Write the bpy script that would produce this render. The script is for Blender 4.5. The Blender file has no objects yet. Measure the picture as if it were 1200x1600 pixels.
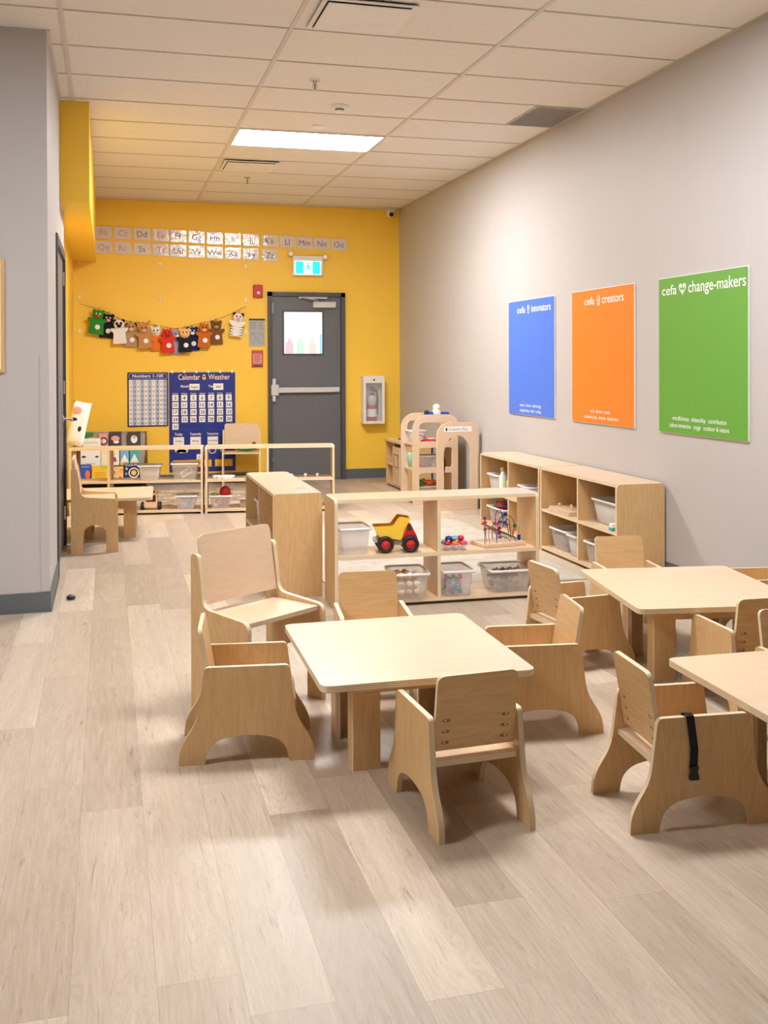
import bpy, bmesh, math, random
from math import sin, cos, pi, radians, sqrt
from mathutils import Matrix, Vector
from mathutils.geometry import tessellate_polygon
S = bpy.context.scene
COL = S.collection
random.seed(7)

# ------------------------------------------------------------------ camera
F_PX, CX, CY, YAW, PITCH, ROLL, CAM_Z = 1586.9, 596.7, 576.8, .2635, -.0058, -.0035, 1.374
w_ = Vector((sin(YAW)*cos(PITCH), cos(YAW)*cos(PITCH), sin(PITCH)))
r_ = Vector((cos(YAW), -sin(YAW), 0)); u_ = r_.cross(w_)
r2 = r_*cos(ROLL)+u_*sin(ROLL); u2 = u_*cos(ROLL)-r_*sin(ROLL)
cam = bpy.data.cameras.new('camera'); cam_o = bpy.data.objects.new('camera', cam); COL.objects.link(cam_o)
M = Matrix((r2, u2, -w_)).transposed().to_4x4(); M.translation = (0, 0, CAM_Z)
cam_o.matrix_world = M
cam.sensor_fit = 'VERTICAL'; cam.sensor_height = 36; cam.lens = F_PX/1600*36
cam.shift_x = (600-CX)/1600; cam.shift_y = -(800-CY)/1600; cam.clip_start = .05
S.camera = cam_o
# ------------------------------------------------------------------ world, exposure
S.view_settings.view_transform = 'Standard'; S.view_settings.look = 'None'
S.view_settings.gamma = 1; S.view_settings.use_curve_mapping = False
S.view_settings.exposure = 0.0
W = bpy.data.worlds.new('world'); S.world = W; W.use_nodes = True
W.node_tree.nodes['Background'].inputs[0].default_value = (.9, .95, 1, 1)
W.node_tree.nodes['Background'].inputs[1].default_value = .3
LAMP, LAMP_FAR = 50.0, 72.0          # radiance of the near ceiling panels and of the one before the yellow wall
LAMP_COL = (.985, .985, 1, 1)

# ------------------------------------------------------------------ materials
def lin(c):
    return tuple((v/255/12.92 if v/255 <= .04045 else ((v/255+.055)/1.055)**2.4) for v in c)+(1,)
MATS = {}
def new_mat(name):
    m = bpy.data.materials.new(name); m.use_nodes = True
    nt = m.node_tree; b = nt.nodes['Principled BSDF']; MATS[name] = m
    return m, nt, b
def N(nt, t, **kw):
    n = nt.nodes.new(t)
    for k, v in kw.items():
        if k.startswith('i_'): n.inputs[k[2:].replace('_', ' ')].default_value = v
        else: setattr(n, k, v)
    return n
def math_n(nt, op, a, b=None, c=None):
    n = nt.nodes.new('ShaderNodeMath'); n.operation = op
    for i, v in enumerate((a, b, c)):
        if v is None: continue
        if isinstance(v, (int, float)): n.inputs[i].default_value = v
        else: nt.links.new(v, n.inputs[i])
    return n.outputs[0]
def mixc(nt, f, a, b, mode='MIX'):
    n = nt.nodes.new('ShaderNodeMix'); n.data_type = 'RGBA'; n.blend_type = mode
    for s, v in ((0, f), (6, a), (7, b)):
        if isinstance(v, (int, float)): n.inputs[s].default_value = v
        elif isinstance(v, tuple): n.inputs[s].default_value = v
        else: nt.links.new(v, n.inputs[s])
    return n.outputs[2]
def plain(name, rgb, rough=.5, metal=0, coat=0, spec=.5, var=0.06, bump=0, bscale=200):
    m, nt, b = new_mat(name)
    c = lin(rgb)
    tc = N(nt, 'ShaderNodeTexCoord'); no = N(nt, 'ShaderNodeTexNoise', i_Scale=6.0, i_Detail=4.0)
    nt.links.new(tc.outputs['Object'], no.inputs['Vector'])
    d = tuple(v*(1-var) for v in c[:3])+(1,); e = tuple(min(1, v*(1+var)) for v in c[:3])+(1,)
    nt.links.new(mixc(nt, no.outputs[0], d, e), b.inputs['Base Color'])
    b.inputs['Roughness'].default_value = rough; b.inputs['Metallic'].default_value = metal
    b.inputs['Coat Weight'].default_value = coat; b.inputs['Specular IOR Level'].default_value = spec
    if bump:
        n2 = N(nt, 'ShaderNodeTexNoise', i_Scale=float(bscale), i_Detail=3.0)
        nt.links.new(tc.outputs['Object'], n2.inputs['Vector'])
        bp = N(nt, 'ShaderNodeBump', i_Strength=bump, i_Distance=.002)
        nt.links.new(n2.outputs[0], bp.inputs['Height']); nt.links.new(bp.outputs[0], b.inputs['Normal'])
    return m
def plywood(name, axis, base, dark, rough=.38):
    m, nt, b = new_mat(name)
    tc = N(nt, 'ShaderNodeTexCoord'); oi = N(nt, 'ShaderNodeObjectInfo')
    mp = N(nt, 'ShaderNodeMapping')
    sc = {'X': (1.6, 14, 14), 'Y': (14, 1.6, 14), 'Z': (14, 14, 1.6)}[axis]
    mp.inputs['Scale'].default_value = sc
    nt.links.new(tc.outputs['Object'], mp.inputs['Vector'])
    cb = N(nt, 'ShaderNodeCombineXYZ')
    r = math_n(nt, 'MULTIPLY', oi.outputs['Random'], 40.0)
    for i in range(3): nt.links.new(r, cb.inputs[i])
    nt.links.new(cb.outputs[0], mp.inputs['Location'])
    n1 = N(nt, 'ShaderNodeTexNoise', i_Scale=1.0, i_Detail=6.0, i_Distortion=1.2)
    n2 = N(nt, 'ShaderNodeTexNoise', i_Scale=6.0, i_Detail=3.0, i_Distortion=.3)
    n3 = N(nt, 'ShaderNodeTexNoise', i_Scale=.25, i_Detail=2.0)
    for n in (n1, n2, n3): nt.links.new(mp.outputs[0], n.inputs['Vector'])
    # contour rings of rotary-cut veneer
    ring = math_n(nt, 'ABSOLUTE', math_n(nt, 'SINE', math_n(nt, 'MULTIPLY', n1.outputs[0], 26.0)))
    ring = math_n(nt, 'POWER', ring, 3.0)
    f = math_n(nt, 'ADD', math_n(nt, 'MULTIPLY', ring, .20), math_n(nt, 'MULTIPLY', n2.outputs[0], .45))
    f = math_n(nt, 'ADD', f, math_n(nt, 'MULTIPLY', n3.outputs[0], .25))
    f = math_n(nt, 'SUBTRACT', f, .12)
    nt.links.new(mixc(nt, f, lin(base), lin(dark)), b.inputs['Base Color'])
    b.inputs['Roughness'].default_value = rough; b.inputs['Coat Weight'].default_value = .12
    b.inputs['Coat Roughness'].default_value = .25
    return m
for ax in 'XYZ':
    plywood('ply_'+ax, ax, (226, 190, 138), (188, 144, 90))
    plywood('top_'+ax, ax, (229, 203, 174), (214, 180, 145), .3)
def ply_edge():
    m, nt, b = new_mat('ply_edge')
    tc = N(nt, 'ShaderNodeTexCoord'); sp = N(nt, 'ShaderNodeSeparateXYZ'); nt.links.new(tc.outputs['UV'], sp.inputs[0])
    s = math_n(nt, 'SINE', math_n(nt, 'MULTIPLY', sp.outputs[1], 2*pi*3.5))
    no = N(nt, 'ShaderNodeTexNoise', i_Scale=30.0); nt.links.new(tc.outputs['Object'], no.inputs['Vector'])
    s = math_n(nt, 'GREATER_THAN', math_n(nt, 'ADD', s, math_n(nt, 'MULTIPLY', no.outputs[0], .5)), .75)
    nt.links.new(mixc(nt, math_n(nt, 'MULTIPLY', s, .75), lin((240, 222, 190)), lin((176, 140, 98))), b.inputs['Base Color'])
    b.inputs['Roughness'].default_value = .45
ply_edge()
def floor_mat():
    m, nt, b = new_mat('floor_planks')
    g = N(nt, 'ShaderNodeNewGeometry'); sp = N(nt, 'ShaderNodeSeparateXYZ'); nt.links.new(g.outputs['Position'], sp.inputs[0])
    X, Y = sp.outputs[0], sp.outputs[1]
    u = math_n(nt, 'DIVIDE', math_n(nt, 'SUBTRACT', X, .098-.185*60), .185)
    row = math_n(nt, 'FLOOR', u); fu = math_n(nt, 'FRACT', u)
    w1 = N(nt, 'ShaderNodeTexWhiteNoise', noise_dimensions='1D'); nt.links.new(row, w1.inputs['W'])
    v = math_n(nt, 'ADD', math_n(nt, 'DIVIDE', math_n(nt, 'ADD', Y, 40.0), 1.22), math_n(nt, 'MULTIPLY', w1.outputs[0], 5.0))
    col = math_n(nt, 'FLOOR', v); fv = math_n(nt, 'FRACT', v)
    cb = N(nt, 'ShaderNodeCombineXYZ'); nt.links.new(row, cb.inputs[0]); nt.links.new(col, cb.inputs[1])
    w2 = N(nt, 'ShaderNodeTexWhiteNoise', noise_dimensions='2D'); nt.links.new(cb.outputs[0], w2.inputs['Vector'])
    rnd = w2.outputs[0]
    c2 = N(nt, 'ShaderNodeCombineXYZ')
    nt.links.new(math_n(nt, 'ADD', X, math_n(nt, 'MULTIPLY', rnd, 31.0)), c2.inputs[0])
    nt.links.new(math_n(nt, 'ADD', math_n(nt, 'MULTIPLY', Y, .085), math_n(nt, 'MULTIPLY', rnd, 17.0)), c2.inputs[1])
    n1 = N(nt, 'ShaderNodeTexNoise', i_Scale=9.0, i_Detail=8.0, i_Distortion=1.0, i_Roughness=.65)
    n2 = N(nt, 'ShaderNodeTexNoise', i_Scale=70.0, i_Detail=4.0, i_Distortion=.4)
    n4 = N(nt, 'ShaderNodeTexNoise', i_Scale=22.0, i_Detail=6.0, i_Distortion=2.2, i_Roughness=.7)
    for n in (n1, n2, n4): nt.links.new(c2.outputs[0], n.inputs['Vector'])
    base = mixc(nt, rnd, lin((214, 196, 174)), lin((166, 147, 126)))
    k = math_n(nt, 'MULTIPLY', math_n(nt, 'SUBTRACT', n1.outputs[0], .38), 1.7)
    n = nt.nodes.new('ShaderNodeClamp'); nt.links.new(k, n.inputs[0])
    base = mixc(nt, math_n(nt, 'MULTIPLY', n.outputs[0], .75), base, lin((150, 131, 110)))
    ring = math_n(nt, 'ABSOLUTE', math_n(nt, 'SINE', math_n(nt, 'MULTIPLY', n1.outputs[0], 60.0)))
    base = mixc(nt, math_n(nt, 'MULTIPLY', math_n(nt, 'POWER', ring, 4.0), .22), base, lin((120, 98, 78)))
    base = mixc(nt, math_n(nt, 'MULTIPLY', math_n(nt, 'POWER', n2.outputs[0], 2.0), .55), base, lin((232, 220, 204)))
    dk = math_n(nt, 'MULTIPLY', math_n(nt, 'SUBTRACT', n4.outputs[0], .60), 10.0)
    n = nt.nodes.new('ShaderNodeClamp'); nt.links.new(dk, n.inputs[0])
    base = mixc(nt, math_n(nt, 'MULTIPLY', n.outputs[0], .55), base, lin((120, 96, 76)))
    e1 = math_n(nt, 'LESS_THAN', math_n(nt, 'MINIMUM', fu, math_n(nt, 'SUBTRACT', 1.0, fu)), .006)
    e2 = math_n(nt, 'LESS_THAN', math_n(nt, 'MINIMUM', fv, math_n(nt, 'SUBTRACT', 1.0, fv)), .0009)
    sm = math_n(nt, 'MAXIMUM', e1, e2)
    base = mixc(nt, math_n(nt, 'MULTIPLY', sm, .30), base, lin((110, 90, 74)))
    nt.links.new(base, b.inputs['Base Color'])
    nt.links.new(math_n(nt, 'ADD', .30, math_n(nt, 'MULTIPLY', n2.outputs[0], .22)), b.inputs['Roughness'])
    bp = N(nt, 'ShaderNodeBump', i_Strength=.12, i_Distance=.001); nt.links.new(n2.outputs[0], bp.inputs['Height'])
    nt.links.new(bp.outputs[0], b.inputs['Normal'])
    return m
floor_mat()
def tile_mat():
    m, nt, b = new_mat('ceiling_tile')
    g = N(nt, 'ShaderNodeNewGeometry')
    n1 = N(nt, 'ShaderNodeTexNoise', i_Scale=90.0, i_Detail=5.0, i_Roughness=.8); nt.links.new(g.outputs['Position'], n1.inputs['Vector'])
    k = math_n(nt, 'GREATER_THAN', n1.outputs[0], .6)
    nt.links.new(mixc(nt, math_n(nt, 'MULTIPLY', k, .35), lin((236, 230, 222)), lin((196, 188, 178))), b.inputs['Base Color'])
    b.inputs['Roughness'].default_value = .9
    bp = N(nt, 'ShaderNodeBump', i_Strength=.3, i_Distance=.003); nt.links.new(n1.outputs[0], bp.inputs['Height']); nt.links.new(bp.outputs[0], b.inputs['Normal'])
tile_mat()
def emis(name, rgb, s):
    m, nt, b = new_mat(name)
    no = N(nt, 'ShaderNodeTexNoise', i_Scale=3.0)
    b.inputs['Base Color'].default_value = lin(rgb)
    nt.links.new(mixc(nt, math_n(nt, 'MULTIPLY', no.outputs[0], .04), lin(rgb), (1, 1, 1, 1)), b.inputs['Emission Color'])
    b.inputs['Emission Strength'].default_value = s
    return m
m, nt, b = new_mat('lamp_diffuser')
b.inputs['Emission Color'].default_value = LAMP_COL; b.inputs['Emission Strength'].default_value = LAMP
m, nt, b = new_mat('lamp_diffuser_far')
b.inputs['Emission Color'].default_value = LAMP_COL; b.inputs['Emission Strength'].default_value = LAMP_FAR
emis('exit_cyan', (0, 235, 225), 1.0); emis('exit_white', (235, 255, 255), 1.1)
emis('door_window_glow', (222, 230, 240), .75)
def clear(name, rgb, alpha):
    m, nt, b = new_mat(name)
    tr = N(nt, 'ShaderNodeBsdfTransparent'); mx = N(nt, 'ShaderNodeMixShader')
    no = N(nt, 'ShaderNodeTexNoise', i_Scale=12.0)
    nt.links.new(math_n(nt, 'ADD', alpha-.05, math_n(nt, 'MULTIPLY', no.outputs[0], .1)), mx.inputs[0])
    b.inputs['Base Color'].default_value = lin(rgb); b.inputs['Roughness'].default_value = .18
    nt.links.new(tr.outputs[0], mx.inputs[1]); nt.links.new(b.outputs[0], mx.inputs[2])
    nt.links.new(mx.outputs[0], nt.nodes['Material Output'].inputs['Surface'])
    return m
clear('clear_plastic', (236, 234, 236), .26); clear('frosted_plastic', (238, 236, 236), .58); clear('glass', (235, 240, 245), .12)
clear('rim_plastic', (248, 247, 248), .85)
# laminated card with a crinkled glossy film
m, nt, b = new_mat('laminated_card')
tc = N(nt, 'ShaderNodeTexCoord'); no = N(nt, 'ShaderNodeTexNoise', i_Scale=20.0, i_Detail=2.0, i_Distortion=.8)
g = N(nt, 'ShaderNodeNewGeometry'); nt.links.new(g.outputs['Position'], no.inputs['Vector'])
bp = N(nt, 'ShaderNodeBump', i_Strength=.8, i_Distance=.0035); nt.links.new(no.outputs[0], bp.inputs['Height'])
b.inputs['Base Color'].default_value = lin((226, 216, 212)); b.inputs['Roughness'].default_value = .14; nt.links.new(bp.outputs[0], b.inputs['Normal'])
b.inputs['Coat Weight'].default_value = 1; b.inputs['Coat Roughness'].default_value = .06; nt.links.new(bp.outputs[0], b.inputs['Coat Normal'])
def rug_mat(name, a, bcol, c):
    m, nt, b = new_mat(name)
    g = N(nt, 'ShaderNodeNewGeometry')
    n1 = N(nt, 'ShaderNodeTexNoise', i_Scale=7.0, i_Detail=9.0, i_Roughness=.75); n2 = N(nt, 'ShaderNodeTexNoise', i_Scale=160.0, i_Detail=2.0)
    for n in (n1, n2): nt.links.new(g.outputs['Position'], n.inputs['Vector'])
    k = math_n(nt, 'MULTIPLY', math_n(nt, 'SUBTRACT', n1.outputs[0], .45), 5.0)
    n = nt.nodes.new('ShaderNodeClamp'); nt.links.new(k, n.inputs[0])
    base = mixc(nt, n.outputs[0], lin(a), lin(bcol)); base = mixc(nt, math_n(nt, 'MULTIPLY', n2.outputs[0], .4), base, lin(c))
    nt.links.new(base, b.inputs['Base Color']); b.inputs['Roughness'].default_value = .95
    bp = N(nt, 'ShaderNodeBump', i_Strength=.5, i_Distance=.004); nt.links.new(n2.outputs[0], bp.inputs['Height']); nt.links.new(bp.outputs[0], b.inputs['Normal'])
rug_mat('rug_light', (196, 187, 172), (168, 157, 142), (206, 199, 188))
rug_mat('rug_brown', (186, 168, 146), (168, 148, 126), (200, 184, 162))
rug_mat('rug_oval_light', (226, 218, 200), (214, 204, 186), (232, 226, 212)); rug_mat('rug_oval_dark', (140, 128, 114), (130, 116, 100), (150, 138, 122))
P = plain
P('wall_grey', (190, 186, 185), .55, bump=.05, bscale=300, var=.02); P('wall_yellow', (255, 208, 70), .5, bump=.05, bscale=300, var=.02)
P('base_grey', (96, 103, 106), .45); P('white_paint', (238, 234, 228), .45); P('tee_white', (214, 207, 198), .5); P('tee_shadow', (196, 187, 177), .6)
P('door_grey', (104, 106, 110), .38, var=.03); P('frame_dark', (78, 80, 84), .4); P('steel', (200, 200, 202), .28, 1); P('silver_paint', (208, 208, 210), .3)
P('black', (22, 22, 24), .5); P('black_strap', (14, 14, 16), .8, bump=.3, bscale=800); P('dark', (48, 42, 44), .5)
P('poster_blue', (78, 122, 224), .45, var=.02); P('poster_orange', (252, 132, 44), .45, var=.02); P('poster_green', (98, 164, 62), .45, var=.02)
P('white', (246, 246, 244), .45); P('paper', (240, 236, 232), .6); P('print_grey', (120, 108, 112), .7); P('print_pink', (206, 150, 150), .7)
P('navy', (28, 46, 140), .5); P('navy_dark', (18, 24, 72), .5); P('pale_blue', (176, 190, 226), .6)
P('yellow', (250, 200, 50), .35); P('orange_toy', (240, 150, 30), .35, coat=.3); P('yellow_toy', (252, 204, 66), .35, coat=.3); P('red', (200, 26, 36), .35, coat=.3)
P('dark_red', (150, 24, 28), .4); P('rubber', (26, 24, 24), .6); P('green', (36, 132, 62), .5); P('teal', (60, 170, 170), .45); P('lime', (180, 208, 70), .5)
P('purple', (140, 60, 150), .45); P('magenta', (226, 60, 140), .4); P('blue', (40, 80, 190), .4); P('sky', (120, 180, 220), .5); P('pink', (236, 160, 160), .6); P('orange', (236, 120, 40), .5)
P('tan', (186, 152, 108), .9, bump=.4); P('brown', (128, 82, 40), .9, bump=.4); P('light_brown', (196, 140, 90), .9, bump=.4); P('felt_white', (240, 238, 236), .9, bump=.4)
P('felt_black', (28, 24, 34), .9, bump=.4); P('felt_green', (40, 140, 48), .9, bump=.4); P('felt_red', (222, 50, 36), .9, bump=.4); P('felt_orange', (240, 130, 40), .9, bump=.4)
P('felt_navy', (20, 40, 96), .9, bump=.4); P('felt_lilac', (176, 168, 208), .9, bump=.4); P('felt_rust', (200, 104, 36), .9, bump=.4); P('felt_peach', (244, 196, 140), .9, bump=.4)
P('bread', (238, 200, 140), .8); P('bread_dark', (226, 172, 108), .8); P('bark', (170, 146, 130), .85); P('bark_dark', (128, 104, 90), .85); P('beige_board', (226, 206, 190), .6)
P('fabric_grey', (176, 164, 150), .9, bump=.3); P('mint', (160, 214, 190), .5); P('cream', (248, 240, 214), .6); P('notice_grey', (176, 178, 180), .5)
P('notice_red', (196, 84, 60), .5); P('grille_grey', (186, 178, 176), .5); P('slot_brown', (140, 104, 66), .6)
emis('film_pink', (240, 176, 190), .75); emis('film_mint', (176, 218, 200), .75); emis('film_rose', (236, 200, 196), .75); emis('film_sky', (150, 196, 226), .75)

# ------------------------------------------------------------------ mesh building
GLY = {}
def glyphs(s, bold=0.0):
    k = (s, bold)
    if k in GLY: return GLY[k]
    c = bpy.data.curves.new('tmp', 'FONT'); c.body = s; c.size = 1; c.offset = bold; c.resolution_u = 3
    o = bpy.data.objects.new('tmp', c); COL.objects.link(o)
    dg = bpy.context.evaluated_depsgraph_get(); me = bpy.data.meshes.new_from_object(o.evaluated_get(dg))
    V = [v.co.copy() for v in me.vertices]; Fs = [tuple(p.vertices) for p in me.polygons]
    bpy.data.objects.remove(o); bpy.data.curves.remove(c); bpy.data.meshes.remove(me)
    x0 = min(v.x for v in V); x1 = max(v.x for v in V)
    GLY[k] = (V, Fs, x0, x1); return GLY[k]
def T(x=0, y=0, z=0): return Matrix.Translation((x, y, z))
def RZ(d): return Matrix.Rotation(radians(d), 4, 'Z')
def RX(d): return Matrix.Rotation(radians(d), 4, 'X')
def RY(d): return Matrix.Rotation(radians(d), 4, 'Y')
def frame(o, ux, uy):
    ux = Vector(ux); uy = Vector(uy); uz = ux.cross(uy)
    m = Matrix((ux, uy, uz)).transposed().to_4x4(); m.translation = o; return m
def XZ(y=0):   # u->x, v->z, w->-y
    return frame((0, y, 0), (1, 0, 0), (0, 0, 1))
def YZ(x=0):   # u->-y, v->z, w->-x  (a sheet on the right-hand wall, read from the room)
    return frame((x, 0, 0), (0, -1, 0), (0, 0, 1))
class MB:
    def __init__(s): s.bm = bmesh.new(); s.uv = s.bm.loops.layers.uv.new('UVMap'); s.mats = []
    def mi(s, m):
        if m not in s.mats: s.mats.append(m)
        return s.mats.index(m)
    def face(s, vs, m, smooth=False):
        try: f = s.bm.faces.new(vs)
        except ValueError: return None
        f.material_index = s.mi(m); f.smooth = smooth; return f
    def box(s, x0, x1, y0, y1, z0, z1, m, M=None, bev=0):
        c = [Vector((x, y, z)) for x in (x0, x1) for y in (y0, y1) for z in (z0, z1)]
        if M: c = [M @ v for v in c]
        v = [s.bm.verts.new(p) for p in c]
        fs = [s.face([v[i] for i in q], m) for q in ((0, 1, 3, 2), (4, 6, 7, 5), (0, 4, 5, 1), (2, 3, 7, 6), (0, 2, 6, 4), (1, 5, 7, 3))]
        if bev:
            es = list({e for f in fs for e in f.edges})
            r = bmesh.ops.bevel(s.bm, geom=es, offset=bev, segments=2, affect='EDGES', profile=.6)
            for f in r['faces']: f.material_index = s.mi(m); f.smooth = True
        return s
    def panel(s, loops, t, M, mf, me=None, w0=0.0):
        """extrude a 2-D outline (first loop) with holes (others) from w0 to w0+t"""
        if not isinstance(loops[0][0], (list, tuple)): loops = [loops]
        me = me or mf
        tri = tessellate_polygon([[Vector((p[0], p[1], 0)) for p in L] for L in loops])
        flat = [p for L in loops for p in L]
        a = [s.bm.verts.new(M @ Vector((p[0], p[1], w0))) for p in flat]
        b = [s.bm.verts.new(M @ Vector((p[0], p[1], w0+t))) for p in flat]
        if len(loops) == 1:
            s.face(a, mf); s.face(list(reversed(b)), mf)
        else:
            for q in tri:
                s.face([a[i] for i in q], mf); s.face([b[i] for i in reversed(q)], mf)
        k = 0
        for L in loops:
            n = len(L)
            for i in range(n):
                i0, i1 = k+i, k+(i+1) % n
                f = s.face([a[i0], a[i1], b[i1], b[i0]], me)
                if f:
                    for lp, uvc in zip(f.loops, ((0, 0), (1, 0), (1, 1), (0, 1))): lp[s.uv].uv = uvc
            k += n
        return s
    def lathe(s, prof, M, m, seg=24, smooth=True):
        """prof: list of (radius, height)"""
        rings = []
        for r, h in prof:
            if r < 1e-6: rings.append([s.bm.verts.new(M @ Vector((0, 0, h)))])
            else: rings.append([s.bm.verts.new(M @ Vector((r*cos(2*pi*i/seg), r*sin(2*pi*i/seg), h))) for i in range(seg)])
        for A, B in zip(rings, rings[1:]):
            for i in range(seg):
                j = (i+1) % seg
                if len(A) == 1 and len(B) == 1: continue
                if len(A) == 1: s.face([A[0], B[j], B[i]], m, smooth)
                elif len(B) == 1: s.face([A[i], A[j], B[0]], m, smooth)
                else: s.face([A[i], A[j], B[j], B[i]], m, smooth)
        return s
    def cyl(s, M, r, h, m, seg=20): return s.lathe([(0, 0), (r, 0), (r, h), (0, h)], M, m, seg, False)
    def ball(s, c, r, m, sc=(1, 1, 1), seg=14, rings=8, M=None):
        Mx = (M or Matrix.Identity(4)) @ T(*c) @ Matrix.Diagonal((sc[0], sc[1], sc[2], 1))
        return s.lathe([(r*sin(pi*i/rings), -r*cos(pi*i/rings)) for i in range(rings+1)], Mx, m, seg)
    def tube(s, pts, r, m, seg=8, M=None):
        pts = [Vector(p) for p in pts]
        if M: pts = [M @ p for p in pts]
        rings = []; up = Vector((0, 0, 1))
        for i, p in enumerate(pts):
            d = (pts[min(i+1, len(pts)-1)]-pts[max(i-1, 0)]).normalized()
            a = d.cross(up)
            if a.length < .1: a = d.cross(Vector((1, 0, 0)))
            a.normalize(); b = d.cross(a)
            rings.append([s.bm.verts.new(p+a*r*cos(2*pi*k/seg)+b*r*sin(2*pi*k/seg)) for k in range(seg)])
        for A, B in zip(rings, rings[1:]):
            for k in range(seg): s.face([A[k], A[(k+1) % seg], B[(k+1) % seg], B[k]], m, True)
        s.face(rings[0], m); s.face(list(reversed(rings[-1])), m)
        return s
    def text(s, M, txt, u, v, m, size=None, width=None, bold=0.0, w=0.0, align='C', xs=1.0):
        V, Fs, x0, x1 = glyphs(txt, bold)
        sx = size*xs if size else width/(x1-x0)
        if width and size: sx = width/(x1-x0)
        sy = size if size else sx
        cx = {'C': (x0+x1)/2, 'L': x0, 'R': x1}[align]
        vs = [s.bm.verts.new(M @ Vector((u+(p.x-cx)*sx, v+p.y*sy, w))) for p in V]
        for f in Fs: s.face([vs[i] for i in f], m)
        return s
    def build(s, name, parent=None, recalc=True, solid=0):
        if recalc: bmesh.ops.recalc_face_normals(s.bm, faces=s.bm.faces[:])
        me = bpy.data.meshes.new(name); s.bm.to_mesh(me); s.bm.free()
        for k in s.mats: me.materials.append(MATS[k])
        o = bpy.data.objects.new(name, me); COL.objects.link(o)
        if parent: o.parent = parent
        if solid:
            md = o.modifiers.new('solid', 'SOLIDIFY'); md.thickness = solid; md.offset = 0
        return o
def tag(o, label=None, cat=None, group=None, kind=None):
    for k, v in (('label', label), ('category', cat), ('group', group), ('kind', kind)):
        if v: o[k] = v
    return o
def thing(name, label, cat, loc=(0, 0, 0), rz=0, group=None):
    o = bpy.data.objects.new(name, None); COL.objects.link(o); o.empty_display_size = .1
    o.location = loc; o.rotation_euler = (0, 0, radians(rz)); return tag(o, label, cat, group)
def copy_tree(o, parent=None):
    c = o.copy(); COL.objects.link(c); c.parent = parent
    for ch in list(o.children): copy_tree(ch, c)
    return c
def struct(name, mb, label, parent=None):
    o = mb.build(name, parent)
    return tag(o, label, None, None, 'structure' if not parent else None)
def rpoly(pts, rad, n=5):
    """round the corners of a polygon; rad: number or list"""
    out = []; L = len(pts)
    if isinstance(rad, (int, float)): rad = [rad]*L
    for i in range(L):
        p = Vector(pts[i]); a = Vector(pts[i-1]); b = Vector(pts[(i+1) % L]); r = rad[i]
        if r <= 0: out.append(tuple(p)); continue
        da = (a-p).normalized(); db = (b-p).normalized()
        d = min(r, (a-p).length*.49, (b-p).length*.49)
        q0 = p+da*d; q1 = p+db*d
        for k in range(n+1):
            t = k/n; out.append(tuple(q0*(1-t)**2+p*2*t*(1-t)+q1*t*t))
    return out
def rect(x0, x1, z0, z1): return [(x0, z0), (x1, z0), (x1, z1), (x0, z1)]
def ell(cx, cz, a, b, n=20, s=0): return [(cx+a*cos(2*pi*i/n+s), cz+b*sin(2*pi*i/n+s)) for i in range(n)]
def spline(pts, n=6):
    P_ = [Vector(p) for p in pts]; out = []
    for i in range(len(P_)-1):
        p0 = P_[max(i-1, 0)]; p1 = P_[i]; p2 = P_[i+1]; p3 = P_[min(i+2, len(P_)-1)]
        for k in range(n):
            t = k/n
            out.append(tuple(.5*((2*p1)+(p2-p0)*t+(2*p0-5*p1+4*p2-p3)*t*t+(3*p1-p0-3*p2+p3)*t**3)))
    out.append(tuple(P_[-1])); return out

# ------------------------------------------------------------------ room shell
XR, YB, ZC = 3.403, 11.79, 3.23
XG, YG = -.32, 5.93            # corner of the grey wall on the left
o = MB().box(-5.6, XR+.1, -3.6, YB+.1, -.1, 0, 'floor_planks'); struct('floor', o, 'pale oak vinyl plank floor')
o = MB().box(-5.6, XR+.1, -3.6, YB+.1, ZC, ZC+.1, 'ceiling_tile'); struct('ceiling', o, 'white speckled suspended ceiling tiles')
o = MB().box(XR, XR+.1, -3.6, YB+.1, 0, ZC, 'wall_grey'); struct('wall_right', o, 'long light grey wall on the right')
o = MB().box(-.5, XR, YB, YB+.1, 0, ZC, 'wall_yellow'); struct('wall_back', o, 'bright yellow wall at the far end')
o = MB().box(-.47, -.37, 8.12, YB, 0, ZC, 'wall_yellow'); struct('wall_left', o, 'short yellow side wall beyond the grey door')
o = MB()
o.box(-5.6, XG, YG, YG+.12, 0, ZC, 'wall_grey'); o.box(XG-.12, XG, YG+.12, 6.84, 0, ZC, 'wall_grey'); o.box(XG-.12, XG, 6.84, 8.12, 2.22, ZC, 'wall_grey')
struct('wall_partition', o, 'light grey wall corner on the left')
o = MB().box(-5.6, XR+.1, -3.6, -3.5, 0, ZC, 'wall_grey'); struct('wall_front', o, 'grey wall behind the viewer')
o = MB().box(-5.7, -5.6, -3.6, YG+.12, 0, ZC, 'wall_grey'); struct('wall_side', o, 'grey wall far to the left')
o = MB().box(-.37, -.12, 7.48, YB, 2.52, ZC, 'wall_yellow'); struct('trim_1', o, 'yellow boxed bulkhead under the ceiling')
# baseboards
o = MB().box(XR-.008, XR, -3.5, YB, 0, .115, 'base_grey'); struct('baseboard_right', o, 'dark grey baseboard of the right wall')
o = MB().box(-.37, 1.80, YB-.008, YB, 0, .115, 'base_grey'); o.box(2.72, XR-.008, YB-.008, YB, 0, .115, 'base_grey'); struct('baseboard_back', o, 'dark grey baseboard of the yellow wall')
o = MB().box(-5.6, XG+.008, YG-.008, YG, 0, .11, 'base_grey'); o.box(XG, XG+.008, YG, 6.84, 0, .11, 'base_grey'); o.box(-5.6, XG+.014, YG-.014, YG-.008, 0, .012, 'base_grey'); o.box(XG+.008, XG+.014, YG-.008, 6.84, 0, .012, 'base_grey')
struct('baseboard_left', o, 'dark grey baseboard round the grey corner')
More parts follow.
